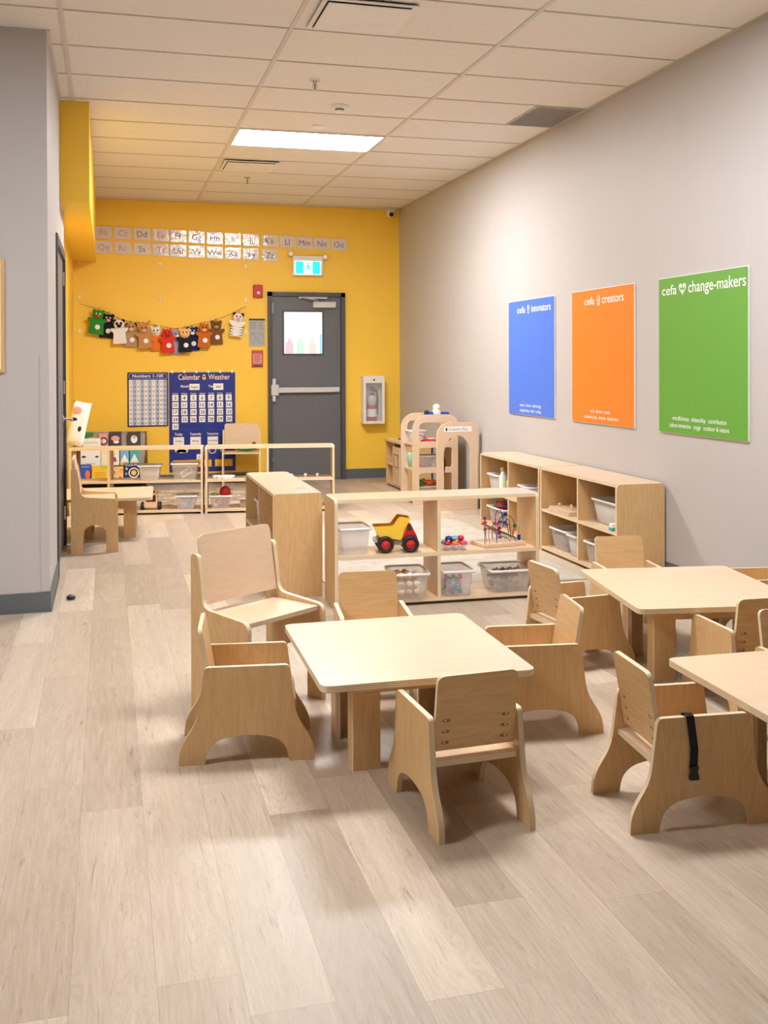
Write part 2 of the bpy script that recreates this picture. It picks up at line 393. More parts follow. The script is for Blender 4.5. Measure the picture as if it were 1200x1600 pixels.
# ceiling grid
o = MB()
gx = [-.2298+1.2192*i for i in range(-4, 3)]; gy = [5.5668+.6096*k for k in range(-14, 11)]
for x in gx:
    if x > -.3: o.box(x-.013, x+.013, -3.5, YB, ZC-.006, ZC, 'tee_white')
    else: o.box(x-.013, x+.013, -3.5, YG, ZC-.006, ZC, 'tee_white')
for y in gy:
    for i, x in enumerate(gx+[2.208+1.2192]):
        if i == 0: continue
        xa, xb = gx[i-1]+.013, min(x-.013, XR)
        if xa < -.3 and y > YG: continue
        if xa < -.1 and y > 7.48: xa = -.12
        o.box(xa, xb, y-.007, y+.007, ZC-.004, ZC, 'tee_shadow')  # cross tees coloured darker to paint in the shadow lines at tile edges
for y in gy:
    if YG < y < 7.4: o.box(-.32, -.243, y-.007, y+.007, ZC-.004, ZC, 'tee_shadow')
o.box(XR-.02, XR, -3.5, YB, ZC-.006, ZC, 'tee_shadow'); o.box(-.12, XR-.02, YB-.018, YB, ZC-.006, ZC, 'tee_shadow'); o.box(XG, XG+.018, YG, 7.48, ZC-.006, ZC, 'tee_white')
struct('trim_2', o, 'white metal grid of the suspended ceiling')

# ------------------------------------------------------------------ doors
def tri_door():
    d = thing('door_1', 'dark grey steel exit door with a small window and push bar, in the yellow wall', None); d['kind'] = 'structure'
    f = MB(); x0, x1, zt = 1.80, 2.72, 2.21
    f.box(x0, x0+.05, YB-.05, YB+.02, 0, zt, 'frame_dark'); f.box(x1-.05, x1, YB-.05, YB+.02, 0, zt, 'frame_dark'); f.box(x0, x1, YB-.05, YB+.02, zt-.05, zt, 'frame_dark')
    f.build('door_frame', d)
    L = MB(); L.panel([rect(x0+.055, x1-.055, .01, zt-.055), rpoly(rect(1.985, 2.45, 1.485, 1.985), .01)], .022, XZ(YB-.004), 'door_grey'); L.build('door_leaf', d)
    g = MB(); g.box(1.975, 2.46, YB-.016, YB-.010, 1.475, 1.995, 'door_window_glow')
    gl = g.build('window_pane', d)
    tag(gl, 'frosted bright window pane')
    fr = MB(); fr.panel([rpoly(rect(1.972, 2.463, 1.472, 1.998), .008), rpoly(rect(1.990, 2.445, 1.490, 1.980), .006)], .010, XZ(YB-.026), 'frame_dark'); fr.build('window_bead', d)
    c = MB()
    for k, (u, mm) in enumerate(((2.055, 'film_pink'), (2.185, 'film_mint'), (2.33, 'film_rose'))):
        c.panel(rpoly([(u-.05, 1.49), (u+.05, 1.49), (u+.045, 1.62), (u+.02, 1.63), (u+.02, 1.67), (u-.02, 1.67), (u-.02, 1.63), (u-.045, 1.62)], .012), .002, XZ(YB-.017), mm)
    c.panel(rpoly(rect(2.415, 2.443, 1.49, 1.72), .006), .002, XZ(YB-.017), 'film_sky'); tag(c.build('window_picture', d), 'pastel figures on the window pane')
    p = MB(); yb = YB-.026
    p.box(1.90, 2.64, yb-.055, yb-.02, 1.035, 1.095, 'silver_paint', bev=.004); p.box(1.83, 1.92, yb-.06, yb, 1.0, 1.13, 'silver_paint', bev=.012); p.box(2.56, 2.64, yb-.06, yb, 1.04, 1.09, 'silver_paint', bev=.006)
    p.box(1.845, 1.885, yb-.05, yb, .93, 1.2, 'silver_paint', bev=.01)
    p.build('push_bar', d)
    cl = MB(); cl.box(2.33, 2.60, yb-.06, yb, 2.03, 2.10, 'silver_paint', bev=.006); cl.tube([(2.42, yb-.05, 2.10), (2.33, yb-.10, 2.125), (2.18, yb-.03, 2.14)], .008, 'steel'); cl.box(2.16, 2.50, yb-.04, yb+.0, 2.135, 2.155, 'steel')
    cl.build('door_closer', d)
    for z in (.3, 1.2, 2.02):
        h = MB(); h.cyl(T(1.853, YB-.045, z-.06), .009, .12 if z > 2 else .03, 'steel', 10); h.build('hinge', d)
    hb = MB(); hb.box(1.836, 1.85, YB-.056, YB-.05, .0, 2.14, 'frame_dark'); hb.build('weather_strip', d)
tri_door()
d = thing('door_2', 'grey steel door in the grey wall on the left, lever handle', None); d['kind'] = 'structure'
f = MB(); f.box(XG-.12, XG+.012, 6.84, 6.90, 0, 2.22, 'frame_dark'); f.box(XG-.12, XG+.012, 8.06, 8.12, 0, 2.22, 'frame_dark'); f.box(XG-.12, XG+.012, 6.90, 8.06, 2.16, 2.22, 'frame_dark'); f.build('door_frame', d)
f = MB(); f.box(XG-.05, XG-.008, 6.903, 8.057, .008, 2.157, 'door_grey'); f.build('door_leaf', d)
f = MB(); f.cyl(T(XG-.008, 7.86, .97) @ RY(90), .026, .012, 'steel'); f.tube([(XG, 7.86, .97), (XG+.055, 7.86, .97), (XG+.06, 7.83, .97), (XG+.06, 7.74, .968)], .009, 'steel'); f.box(XG-.008, XG-.004, 7.82, 7.90, .86, 1.06, 'steel'); f.build('lever_handle', d)
for z in (.25, 1.2, 2.02):
    f = MB(); f.cyl(T(XG-.002, 8.045, z-.05), .008, .1, 'steel', 10); f.build('hinge', d)

g = thing('corner_guard', 'pale grey plastic corner guard on the left wall edge', 'corner guard')
o = MB(); o.box(XG-.045, XG+.003, YG-.003, YG, .115, 1.43, 'wall_grey'); o.box(XG, XG+.003, YG, YG+.045, .115, 1.43, 'wall_grey'); o.build('guard_strip', g)
o = MB(); o.box(-1.15, -.547, YG-.02, YG-.001, 1.33, 1.955, 'ply_Z', bev=.002); o.box(-1.11, -.565, YG-.024, YG-.019, 1.35, 1.935, 'cream')
tag(o.build('wooden_board'), 'light wooden board hanging on the grey wall at the left edge', 'board')

# ------------------------------------------------------------------ ceiling fittings
def panel_light(i, y0, label, mat='lamp_diffuser'):
    x0 = gx[i]+.015; x1 = gx[i]+1.2192-.015; y1 = y0+.6096-.01; y0 += .01
    L = thing('ceiling_light', label, 'ceiling light', ((x0+x1)/2, (y0+y1)/2, ZC), 0, 'recessed ceiling light panels')
    a = (x1-x0)/2; b = (y1-y0)/2
    f = MB(); f.panel([rect(-a, a, -b, b), rect(-a+.012, a-.012, -b+.012, b-.012)], .010, frame((0, 0, -.012), (1, 0, 0), (0, 1, 0)), 'white_paint'); f.build('frame', L)
    f = MB(); f.box(-a+.012, a-.012, -b+.012, b-.012, -.009, -.005, mat); f.build('diffuser', L)
panel_light(5, gy[18], 'glowing rectangular ceiling light panel in front of the yellow wall', 'lamp_diffuser_far')
for i, y0 in ((5, gy[11]), (2, gy[9])):
    panel_light(i, y0, 'white rectangular ceiling light panel out of the picture')
def sprinkler(x, y, label):
    s = thing('sprinkler', label, 'sprinkler', (x, y, ZC), 0, 'ceiling sprinklers')
    MB().lathe([(0, -.012), (.03, -.010), (.038, 0)], Matrix.Identity(4), 'steel').build('rosette', s)
    m = MB(); m.cyl(T(0, 0, -.03), .012, .02, 'steel', 12); m.tube([(-.012, 0, -.03), (-.014, 0, -.05), (-.004, 0, -.066)], .0025, 'steel', 6); m.tube([(.012, 0, -.03), (.014, 0, -.05), (.004, 0, -.066)], .0025, 'steel', 6); m.cyl(T(0, 0, -.064), .004, .034, 'dark_red', 8); m.build('nozzle', s)
    m = MB(); m.cyl(T(0, 0, -.070), .014, .003, 'steel', 14); m.build('deflector', s)
sprinkler(1.315, 6.53, 'chrome fire sprinkler nearest the camera, before the round detectors'); sprinkler(1.35, 10.12, 'chrome fire sprinkler near the yellow wall, behind the light panel')
s = thing('smoke_detector', 'white round smoke detector with a lower sensor dome', 'smoke detector', (1.62, 7.15, ZC))
MB().lathe([(0, -.022), (.06, -.020), (.07, -.006), (.07, 0)], Matrix.Identity(4), 'white_paint').build('base_ring', s)
MB().lathe([(0, -.05), (.022, -.049), (.032, -.040), (.032, -.036), (.03, -.036), (.03, -.02)], Matrix.Identity(4), 'white_paint').build('sensor_dome', s)
m = MB(); m.lathe([(.031, -.034), (.033, -.034), (.033, -.028), (.031, -.028)], Matrix.Identity(4), 'dark'); m.build('sensor_slot', s)
m = MB(); m.lathe([(0, -.016), (.045, -.015), (.055, -.006), (.055, 0)], T(1.60, 7.80, ZC), 'white_paint'); tag(m.build('ceiling_sensor'), 'plain flat white round sensor beside the glowing light panel', 'sensor')
def vent(x0, x1, y0, y1, label):
    v = thing('ceiling_vent', label, 'air vent', ((x0+x1)/2, (y0+y1)/2, ZC), 0, 'white square ceiling air diffusers')
    a = (x1-x0)/2; b = (y1-y0)/2
    MB().box(-a, a, -b, b, -.012, -.009, 'dark').build('duct_opening', v)
    f = MB()
    I = [(-a, -b, -.012), (a, -b, -.012), (a, b, -.012), (-a, b, -.012)]
    f.panel([rect(-a, a, -b, b), rect(-a+.025, a-.025, -b+.025, b-.025)], .006, frame((0, 0, -.018), (1, 0, 0), (0, 1, 0)), 'white_paint'); f.build('frame', v)
    m = MB(); m.box(-a+.030, a-.030, -b+.028, b-.028, -.030, -.024, 'white_paint', bev=.002)
    for sx in (-1, 1):
        m.box(sx*(a-.08)-.004, sx*(a-.08)+.004, -.01, .01, -.025, -.010, 'white_paint')
    m.build('deflector_plate', v)
vent(1.03, 1.53, 9.25, 9.72, 'white ceiling air diffuser behind the light panel'); vent(1.06, 1.56, 5.02, 5.50, 'white ceiling air diffuser at the top edge of the picture')
gr = thing('return_air_grille', 'grey egg-crate grille in the ceiling beside the right wall', 'air grille', (3.19, 7.09, ZC))
m = MB(); m.panel([rect(-.195, .195, -.29, .29), rect(-.18, .18, -.275, .275)], .006, frame((0, 0, -.008), (1, 0, 0), (0, 1, 0)), 'grille_grey'); m.build('frame', gr)
m = MB(); m.box(-.18, .18, -.275, .275, -.0025, -.0005, 'grille_grey')
for k in range(18): m.box(-.18+.02*k+.009, -.18+.02*k+.011, -.275, .275, -.0075, -.0025, 'grille_grey')
for k in range(27): m.box(-.18, .18, -.275+.02*k+.009, -.275+.02*k+.011, -.0075, -.0025, 'grille_grey')
m.build('egg_crate', gr)
c = thing('security_camera', 'small white dome security camera in the top corner of the yellow wall', 'camera', (3.275, YB, 3.16))
MB().box(-.05, .05, -.10, 0, .02, .065, 'white_paint', bev=.008).build('mount', c)
MB().ball((0, -.075, 0), .045, 'white_paint').build('housing', c)
MB().cyl(T(0, -.108, -.012) @ RX(90), .026, .014, 'black').build('lens', c)

# ------------------------------------------------------------------ right wall posters
def heart(cx, cz, s): 
    pts = []
    for i in range(28):
        t = 2*pi*i/28; pts.append((cx+s*16*sin(t)**3/17, cz+s*(13*cos(t)-5*cos(2*t)-2*cos(3*t)-cos(4*t))/17))
    return pts
def poster(y0, y1, mat, label, title, lines, icon):
    c = (y0+y1)/2; p = thing('wall_poster', label, 'poster', (XR, c, .932), 0, 'three coloured posters on the grey wall')
    a = (y1-y0)/2; Mx = frame((-.012, 0, 0), (0, -1, 0), (0, 0, 1))
    m = MB(); m.panel(rpoly(rect(-a, a, 0, .972), .012, 3), .010, Mx, 'white', w0=-.011); m.build('backing_board', p)
    m = MB(); m.panel(rpoly(rect(-a+.004, a-.004, .004, .968), .011, 3), .003, Mx, mat, w0=-.001); m.build('printed_face', p)
    Mt = frame((-.0150, 0, 0), (0, -1, 0), (0, 0, 1))
    for txt, u0, u1, z, sz in title: m = MB(); m.text(Mt, txt, u0, z-.932, 'white', size=sz, width=u1-u0, bold=.008, align='L'); m.build('title_lettering', p)
    m = MB()
    ic, iu, iz, isz = icon; iz -= .932; K = .0002
    if ic == 'heart':
        m.panel([heart(iu, iz, isz), heart(iu, iz, isz*.74)], .0004, Mt, 'white')
        for q in range(3): m.panel(ell(iu+(q-1)*isz*.33, iz+isz*(.25 if q != 1 else -.35), isz*.2, isz*.24, 12), .0004, Mt, 'white')
    elif ic == 'bulb':
        m.panel([ell(iu, iz+isz*.3, isz*.6, isz*.7, 20), ell(iu, iz+isz*.3, isz*.42, isz*.52, 20)], .0004, Mt, 'white')
        m.panel(rect(iu-isz*.25, iu+isz*.25, iz-isz*.9, iz-isz*.5), .0004, Mt, 'white'); m.panel(ell(iu, iz+isz*.35, isz*.15, isz*.25, 10), .0004, Mt, 'white')
    else:
        m.panel([ell(iu, iz, isz*.65, isz, 20), ell(iu-isz*.05, iz+isz*.1, isz*.48, isz*.78, 20)], .0004, Mt, 'white')
        for q in ((.1, .45), (-.2, .0), (.2, -.1)): m.panel(ell(iu+q[0]*isz, iz+q[1]*isz, isz*.14, isz*.17, 10), .0004, Mt, 'white')
        m.panel(rect(iu-isz*.1, iu+isz*.35, iz-isz*1.15, iz-isz*.85), .0004, Mt, 'white')
    m.build('title_emblem', p)
    for txt, u0, u1, z, sz in lines: m = MB(); m.text(Mt, txt, u0, z-.932, 'white', size=sz, width=u1-u0, bold=.006, align='L'); m.build('small_lettering', p)
C_ = 5.322
poster(4.854, 5.79, 'poster_green', 'large green poster nearest the camera on the grey wall, white heart emblem',
       [('cefa', C_-5.745, C_-5.575, 1.795, .085), ('change-makers', C_-5.445, C_-4.87, 1.795, .098)], [('mindfulness', C_-5.625, C_-5.44, 1.016, .04), ('citizenship', C_-5.415, C_-5.265, 1.016, .04), ('contribution', C_-5.235, C_-5.055, 1.016, .04), ('culture immersion', C_-5.66, C_-5.42, .972, .04), ('yoga', C_-5.39, C_-5.315, .972, .04), ('outdoor & nature', C_-5.285, C_-5.03, .972, .04)], ('heart', C_-5.51, 1.826, .043))
C_ = 6.574
poster(6.105, 7.043, 'poster_orange', 'orange poster in the middle between the blue and green ones, white emblem',
       [('cefa', C_-6.83, C_-6.67, 1.795, .078), ('creators', C_-6.555, C_-6.24, 1.795, .085)], [('arts  dance  music', C_-6.74, C_-6.44, 1.012, .036), ('creative play  drama  visual arts', C_-6.84, C_-6.32, .968, .036)], ('palette', C_-6.61, 1.822, .038))
C_ = 7.829
poster(7.36, 8.298, 'poster_blue', 'blue poster nearest the yellow wall, white light bulb emblem',
       [('cefa', C_-8.10, C_-7.93, 1.795, .078), ('innovators', C_-7.80, C_-7.42, 1.795, .085)], [('steam  science  technology', C_-8.05, C_-7.61, 1.006, .036), ('engineering  math  coding', C_-8.05, C_-7.61, .962, .036)], ('bulb', C_-7.865, 1.82, .038))

# ------------------------------------------------------------------ yellow wall: letters, signs, charts
def card(x0, x1, zc, txt, label, pink=False):
    k = thing('letter_card', label, 'letter card', ((x0+x1)/2, YB, zc), radians(0), 'white letter cards in two rows on the yellow wall')
    a = (x1-x0)/2
    m = MB(); m.box(-a, a, -.010, -.001, -.068, .068, 'laminated_card'); m.build('laminated_sheet', k)
    m = MB(); m.text(XZ(-.0106), txt, 0, -.033, 'print_pink' if pink else 'print_grey', size=.095, align='C'); m.build('printed_letter', k)
top = 'Bb Cc Dd Ee Ff Gg Hh Ii Jj Kk Ll Mm Nn Oo'.split(); bot = 'Qq Rr Ss Tt Uu Vv Ww Xx Yy Zz'.split()
for row, (names, z0) in enumerate(((top, 2.850), (bot, 2.684))):
    for i, s in enumerate(names):
        x = -.13+i*.2085 if i < 4 else (.69+(i-4)*.207 if i < 9 else 1.74+(i-9)*.206)
        z = z0-.0085*i*(1 if i > 0 else 0)*(.6 if row == 0 else .6)
        card(x-(0.0), x+.182, z, s, 'white laminated card printed %s in the %s row of letters' % (s, 'upper' if row == 0 else 'lower'), i in (0, 1, 3))
def wall_hook(x, z, label):
    h = MB(); Mx = XZ(YB); h.panel(rpoly(rect(x-.011, x+.011, z-.02, z+.025), .008, 3), .004, Mx, 'white'); h.tube([(x, YB-.004, z+.0), (x, YB-.014, z-.012), (x, YB-.02, z-.012), (x, YB-.022, z+.002)], .003, 'white', 6)
    tag(h.build('wall_hook'), label, 'hook', 'small white adhesive wall hooks')
rows_ = ((2.50, 'upper'), (2.11, 'middle'), (1.74, 'lower'))
for (z, rn) in rows_:
    for x, cn in ((-.303, 'left'), (.576, 'centre'), (1.549, 'right')):
        if rn == 'lower' and cn == 'centre': continue
        wall_hook(x, z-.0*x, 'small white adhesive hook on the yellow wall, %s row, %s column' % (rn, cn))
# exit sign
e = thing('exit_sign', 'lit exit sign with cyan panels and a running figure above the door', 'exit sign', (2.27, YB, 2.52))
MB().box(-.18, .18, -.06, 0, -.117, .117, 'white_paint', bev=.006).build('housing', e)
m = MB(); m.box(-.155, .155, -.0625, -.060, -.10, .055, 'exit_white'); m.build('lit_face', e)
Mx = XZ(-.0626)
for sx in (-1, 1): m = MB(); m.panel(rpoly(rect(sx*.10-.045, sx*.10+.045, -.095, .05), .012, 3), .0015, Mx, 'exit_cyan'); m.build('cyan_panel', e)
m = MB(); m.panel(ell(.005, .028, .011, .012, 12), .0015, Mx, 'exit_cyan')
m.panel([(-.012, .01), (.016, .012), (.02, -.02), (.035, -.05), (.022, -.055), (.004, -.028), (-.012, -.05), (-.032, -.05), (-.03, -.04), (-.015, -.037), (-.005, -.015), (-.008, -.003), (-.022, -.012), (-.028, -.006)], .0015, Mx, 'exit_cyan')
m.build('running_figure', e)
for sx, dz in ((-.205, .135), (.205, .105)):
    m = MB(); m.cyl(T(sx, -.045, dz) @ RX(90), .028, .03, 'silver_paint'); m.cyl(T(sx, -.075, dz) @ RX(90), .022, .003, 'white'); m.tube([(sx*.8, -.03, .10), (sx, -.04, dz)], .008, 'silver_paint'); m.build('emergency_lamp_head', e)
# fire horn, notices
h = thing('fire_alarm_horn', 'red wall-mounted fire alarm horn with a white strobe left of the exit door', 'fire alarm', (1.686, YB, 2.215))
MB().box(-.055, .055, -.045, 0, -.075, .075, 'red', bev=.012).build('housing', h)
m = MB(); m.ball((.005, -.047, -.02), .018, 'white', (1, .5, 1)); m.build('strobe', h)
n = thing('evacuation_plan', 'grey evacuation plan sheet above the red notice, beside the door', 'notice', (1.676, YB, 1.737))
MB().box(-.093, .093, -.008, 0, -.16, .16, 'notice_grey').build('sheet', n)
m = MB(); m.box(-.093, .093, -.0095, -.008, .14, .16, 'dark')
for i in range(7): m.box(-.08, -.01 if i % 2 else .0, -.0092, -.008, .12-i*.013, .123-i*.013, 'print_grey'); m.box(.015, .08-.01*(i % 3), -.0092, -.008, .12-i*.013, .123-i*.013, 'print_grey')
for q in ((-.07, -.02, .07, .0), (-.07, -.12, -.03, -.02), (.02, -.12, .07, -.03), (-.02, -.10, .01, -.05)):
    m.panel([rect(q[0], q[2], min(q[1], q[3]), max(q[1], q[3])), rect(q[0]+.003, q[2]-.003, min(q[1], q[3])+.003, max(q[1], q[3])-.003)], .001, XZ(-.008), 'print_grey')
m.build('printed_plan', n)
n = thing('fire_notice', 'small red-framed notice below the grey evacuation plan', 'notice', (1.679, YB, 1.431))
m = MB(); m.box(-.067, .067, -.009, 0, -.10, .10, 'notice_red'); m.build('sheet', n)
m = MB(); m.box(-.05, .05, -.0105, -.009, -.055, .06, 'pink')
for i in range(7): m.box(-.04+.004*(i % 2), .04-.006*(i % 3), -.0115, -.0105, .045-i*.014, .050-i*.014, 'dark_red')
m.box(-.055, .055, -.0105, -.009, -.09, -.075, 'dark'); m.build('printed_text', n)
# extinguisher cabinet and extinguisher
c = thing('extinguisher_cabinet', 'white wall cabinet with a clear front panel right of the exit door', 'cabinet', (3.04, YB, .663))
m = MB(); m.box(-.126, -.118, -.15, 0, 0, .556, 'white_paint'); m.box(.118, .126, -.15, 0, 0, .556, 'white_paint'); m.box(-.118, .118, -.15, 0, 0, .008, 'white_paint'); m.box(-.118, .118, -.15, 0, .548, .556, 'white_paint'); m.box(-.118, .118, -.008, 0, .008, .548, 'white_paint'); m.build('box', c)
m = MB(); m.panel([rpoly(rect(-.13, .13, -.004, .56), .004), rect(-.098, .098, .028, .478)], .010, XZ(-.151), 'white_paint'); m.build('door_frame', c)
m = MB(); m.box(-.10, .10, -.156, -.154, .026, .48, 'glass'); m.build('clear_pane', c)
MB().cyl(T(0, -.161, .515) @ RX(90), .011, .006, 'black').build('lock', c)
x = thing('fire_extinguisher', 'red fire extinguisher inside the white wall cabinet', 'fire extinguisher', (3.035, YB-.078, .671))
m = MB(); m.lathe([(0, 0), (.055, 0), (.058, .01), (.058, .27), (.05, .305), (.025, .33), (.018, .35), (0, .35)], Matrix.Identity(4), 'red'); m.build('cylinder', x)
m = MB(); m.lathe([(.0585, .07), (.0585, .07), (.0588, .16), (.0585, .16)], Matrix.Identity(4), 'paper'); m.lathe([(.0588, .2), (.059, .2), (.059, .30), (.05, .322)], Matrix.Identity(4), 'silver_paint'); m.build('paper_label', x)
m = MB(); m.cyl(T(0, 0, .35), .016, .04, 'steel'); m.box(-.012, .012, -.06, .03, .39, .40, 'black'); m.box(-.012, .012, -.06, .02, .415, .424, 'black'); m.build('valve_lever', x)
m = MB(); m.tube(spline([(.016, 0, .365), (.05, -.02, .38), (.066, 0, .33), (.066, 0, .2), (.064, 0, .1)]), .008, 'black'); m.build('hose', x)

# number chart
n = thing('number_chart', 'navy-edged number chart from 1 to 100 pinned on the yellow wall', 'chart', (.436, YB, .666))
m = MB(); m.panel(rpoly(rect(-.225, .225, 0, .614), .012, 3), .006, XZ(0), 'navy_dark'); m.build('sheet', n)
m = MB(); m.panel([rpoly(rect(-.21, .21, .54, .602), .02, 4), rpoly(rect(-.206, .206, .544, .598), .018, 4)], .001, XZ(-.006), 'pale_blue'); m.panel(rpoly(rect(-.206, .206, .544, .598), .018, 4), .0005, XZ(-.006), 'navy'); m.build('title_banner', n)
m = MB(); m.text(XZ(-.0075), 'Numbers 1-100', 0, .557, 'white', size=.05, width=.34, bold=.01); m.build('title_lettering', n)
m = MB(); m.box(-.21, .21, -.0066, -.006, .015, .53, 'paper')
for i in range(1, 10, 2): m.box(-.21+.042*i, -.21+.042*(i+1), -.0070, -.0066, .015, .53, 'pale_blue')
m.build('number_grid', n)
m = MB()
for i in range(100):
    m.text(XZ(-.0078), str(i+1), -.189+.042*(i % 10), .530-.0515*(i//10)-.036, 'dark', size=.026, bold=.01)
m.build('printed_numbers', n)
# calendar
c = thing('calendar_pocket_chart', 'blue calendar and weather pocket chart with white date cards', 'calendar', (1.046, YB, .139))
m = MB(); m.panel(rpoly(rect(-.375, .375, 0, 1.139), .006, 2), .006, XZ(0), 'navy'); m.build('fabric_panel', c)
m = MB(); m.text(XZ(-.0072), 'Calendar', -.15, 1.055, 'dark_red', size=.088, width=.25, bold=.035); m.text(XZ(-.0072), 'Weather', .19, 1.055, 'dark_red', size=.088, width=.25, bold=.035)
m.text(XZ(-.0078), 'Calendar', -.15, 1.055, 'paper', size=.088, width=.245, bold=.004); m.text(XZ(-.0078), 'Weather', .19, 1.055, 'paper', size=.088, width=.245, bold=.004)
m.build('title_lettering', c)
m = MB(); m.panel(ell(.02, 1.075, .022, .024, 14), .002, XZ(-.006), 'yellow'); m.panel(ell(.02, 1.098, .015, .016, 12), .002, XZ(-.006), 'cream'); m.build('title_picture', c)
m = MB(); m.text(XZ(-.0072), 'Month', -.20, .965, 'paper', size=.045, width=.09, bold=.015); m.text(XZ(-.0072), 'Year', .10, .965, 'paper', size=.045, width=.065, bold=.015)
for i, s in enumerate('Sunday Monday Tuesday Wednesday Thursday Friday Saturday'.split()): m.text(XZ(-.0072), s, -.305+i*.101, .890, 'white', size=.022, width=.062, bold=.01)
for s, u in (('Today', -.27), ('Yesterday', -.08), ('Tomorrow', .115)): m.text(XZ(-.0072), s, u, .418, 'paper', size=.045, width=.13 if len(s) > 6 else .09, bold=.015)
m.build('printed_headings', c)
def dcard(u, v, w, h, s, ts, name='date_card'):
    o = MB(); o.box(u-w/2, u+w/2, -.0085, -.0065, v-h/2, v+h/2, 'white'); o = o.build(name, c)
    t = MB(); t.text(XZ(-.0090), s, u, v-ts*.36, 'dark', size=ts, bold=.015); t.build('printed_number' if name == 'date_card' else 'printed_word', o)
for dnum in range(3, 32):
    i, j = (dnum-3) % 7, (dnum-3)//7
    dcard(-.305+i*.101+random.uniform(-.003, .003), .847-j*.0815, .070, .070, str(dnum), .052)
dcard(-.09, .972, .115, .07, 'August', .03, 'word_card'); dcard(.18, .972, .115, .075, '2025', .03, 'word_card')
for s, u in (('Tuesday', -.27), ('Monday', -.08), ('Wednesday', .115)): dcard(u, .355, .12, .09, s, .022, 'word_card')
dcard(-.04, .17, .06, .06, 'y', .03, 'word_card')
m = MB()
for k in range(4): m.box(-.345, .355, -.0075, -.006, .805-.0815*k-.004, .808-.0815*k-.004, 'blue')
m.box(-.345, .355, -.0075, -.006, .48, .484, 'blue'); m.build('pocket_seams', c)
m = MB()
for x0, x1 in ((-.335, .10), (.14, .34)): m.box(x0, x1, -.0085, -.006, .055, .135, 'yellow')
m.build('yellow_pocket', c)
m = MB(); Mx = XZ(-.006)
m.panel(ell(-.29, .275, .03, .03), .002, Mx, 'yellow')
for q in ((-.27, .25, .045, .028), (-.235, .26, .035, .034), (-.20, .245, .035, .026), (-.24, .238, .06, .02)): m.panel(ell(*q), .004, Mx, 'white')
m.panel([ell(.11, .24, .045, .04), ell(.11, .24, .03, .026)], .003, Mx, 'pale_blue')
for k in range(3): m.box(-.035, .035, 0, .003, -.005, .005, 'white', XZ(-.006) @ T(.22, .255, 0) @ RZ(60*k) @ RX(90) @ T(0, 0, 0))
m.build('weather_picture', c)
for k in range(6): 
    q = -.34+.136*k; o = MB(); o.panel(rpoly(rect(q-.01, q+.01, 1.13, 1.165), .007, 3), .010, XZ(0), 'white'); o.build('hanging_hook', c)

# puppets on a string
PUP = [('frog', -.112, 1.853, 'felt_green', 'felt_green', 'green frog hand puppet, leftmost on the string', 'red'),
       ('black', .0, 1.811, 'felt_black', 'felt_black', 'black animal hand puppet right beside the green frog', 'pink'),
       ('panda', .125, 1.747, 'felt_white', 'felt_black', 'white hand puppet with black ears between the black and tan ones', 'felt_black'),
       ('monkey', .255, 1.712, 'tan', 'brown', 'greyish tan monkey hand puppet beside the white black-eared one', 'felt_peach'),
       ('rabbit', .398, 1.698, 'light_brown', 'light_brown', 'light brown long-eared hand puppet in the left half of the string', 'pink'),
       ('tiger', .53, 1.672, 'felt_orange', 'felt_white', 'orange striped hand puppet left of the red one', 'felt_peach'),
       ('red', .652, 1.648, 'felt_red', 'felt_red', 'bright red hand puppet at the lowest point of the string', 'dark_red'),
       ('lilac', .765, 1.634, 'felt_lilac', 'felt_lilac', 'pale lilac hand puppet half hidden right of the red one', 'white'),
       ('hen', .845, 1.652, 'felt_black', 'felt_peach', 'black hand puppet with a yellow head, left of the navy one', 'yellow'),
       ('navy', .935, 1.671, 'felt_navy', 'felt_navy', 'navy blue hand puppet left of the rust fox', 'white'),
       ('fox', 1.062, 1.708, 'felt_rust', 'felt_rust', 'rust orange fox hand puppet left of the brown bear', 'felt_peach'),
       ('bear', 1.205, 1.745, 'brown', 'brown', 'brown bear hand puppet with round ears', 'tan'),
       ('zebra', 1.439, 1.835, 'felt_white', 'felt_black', 'white hand puppet with black stripes hanging apart on the right', 'pink')]
string = MB(); sp = []
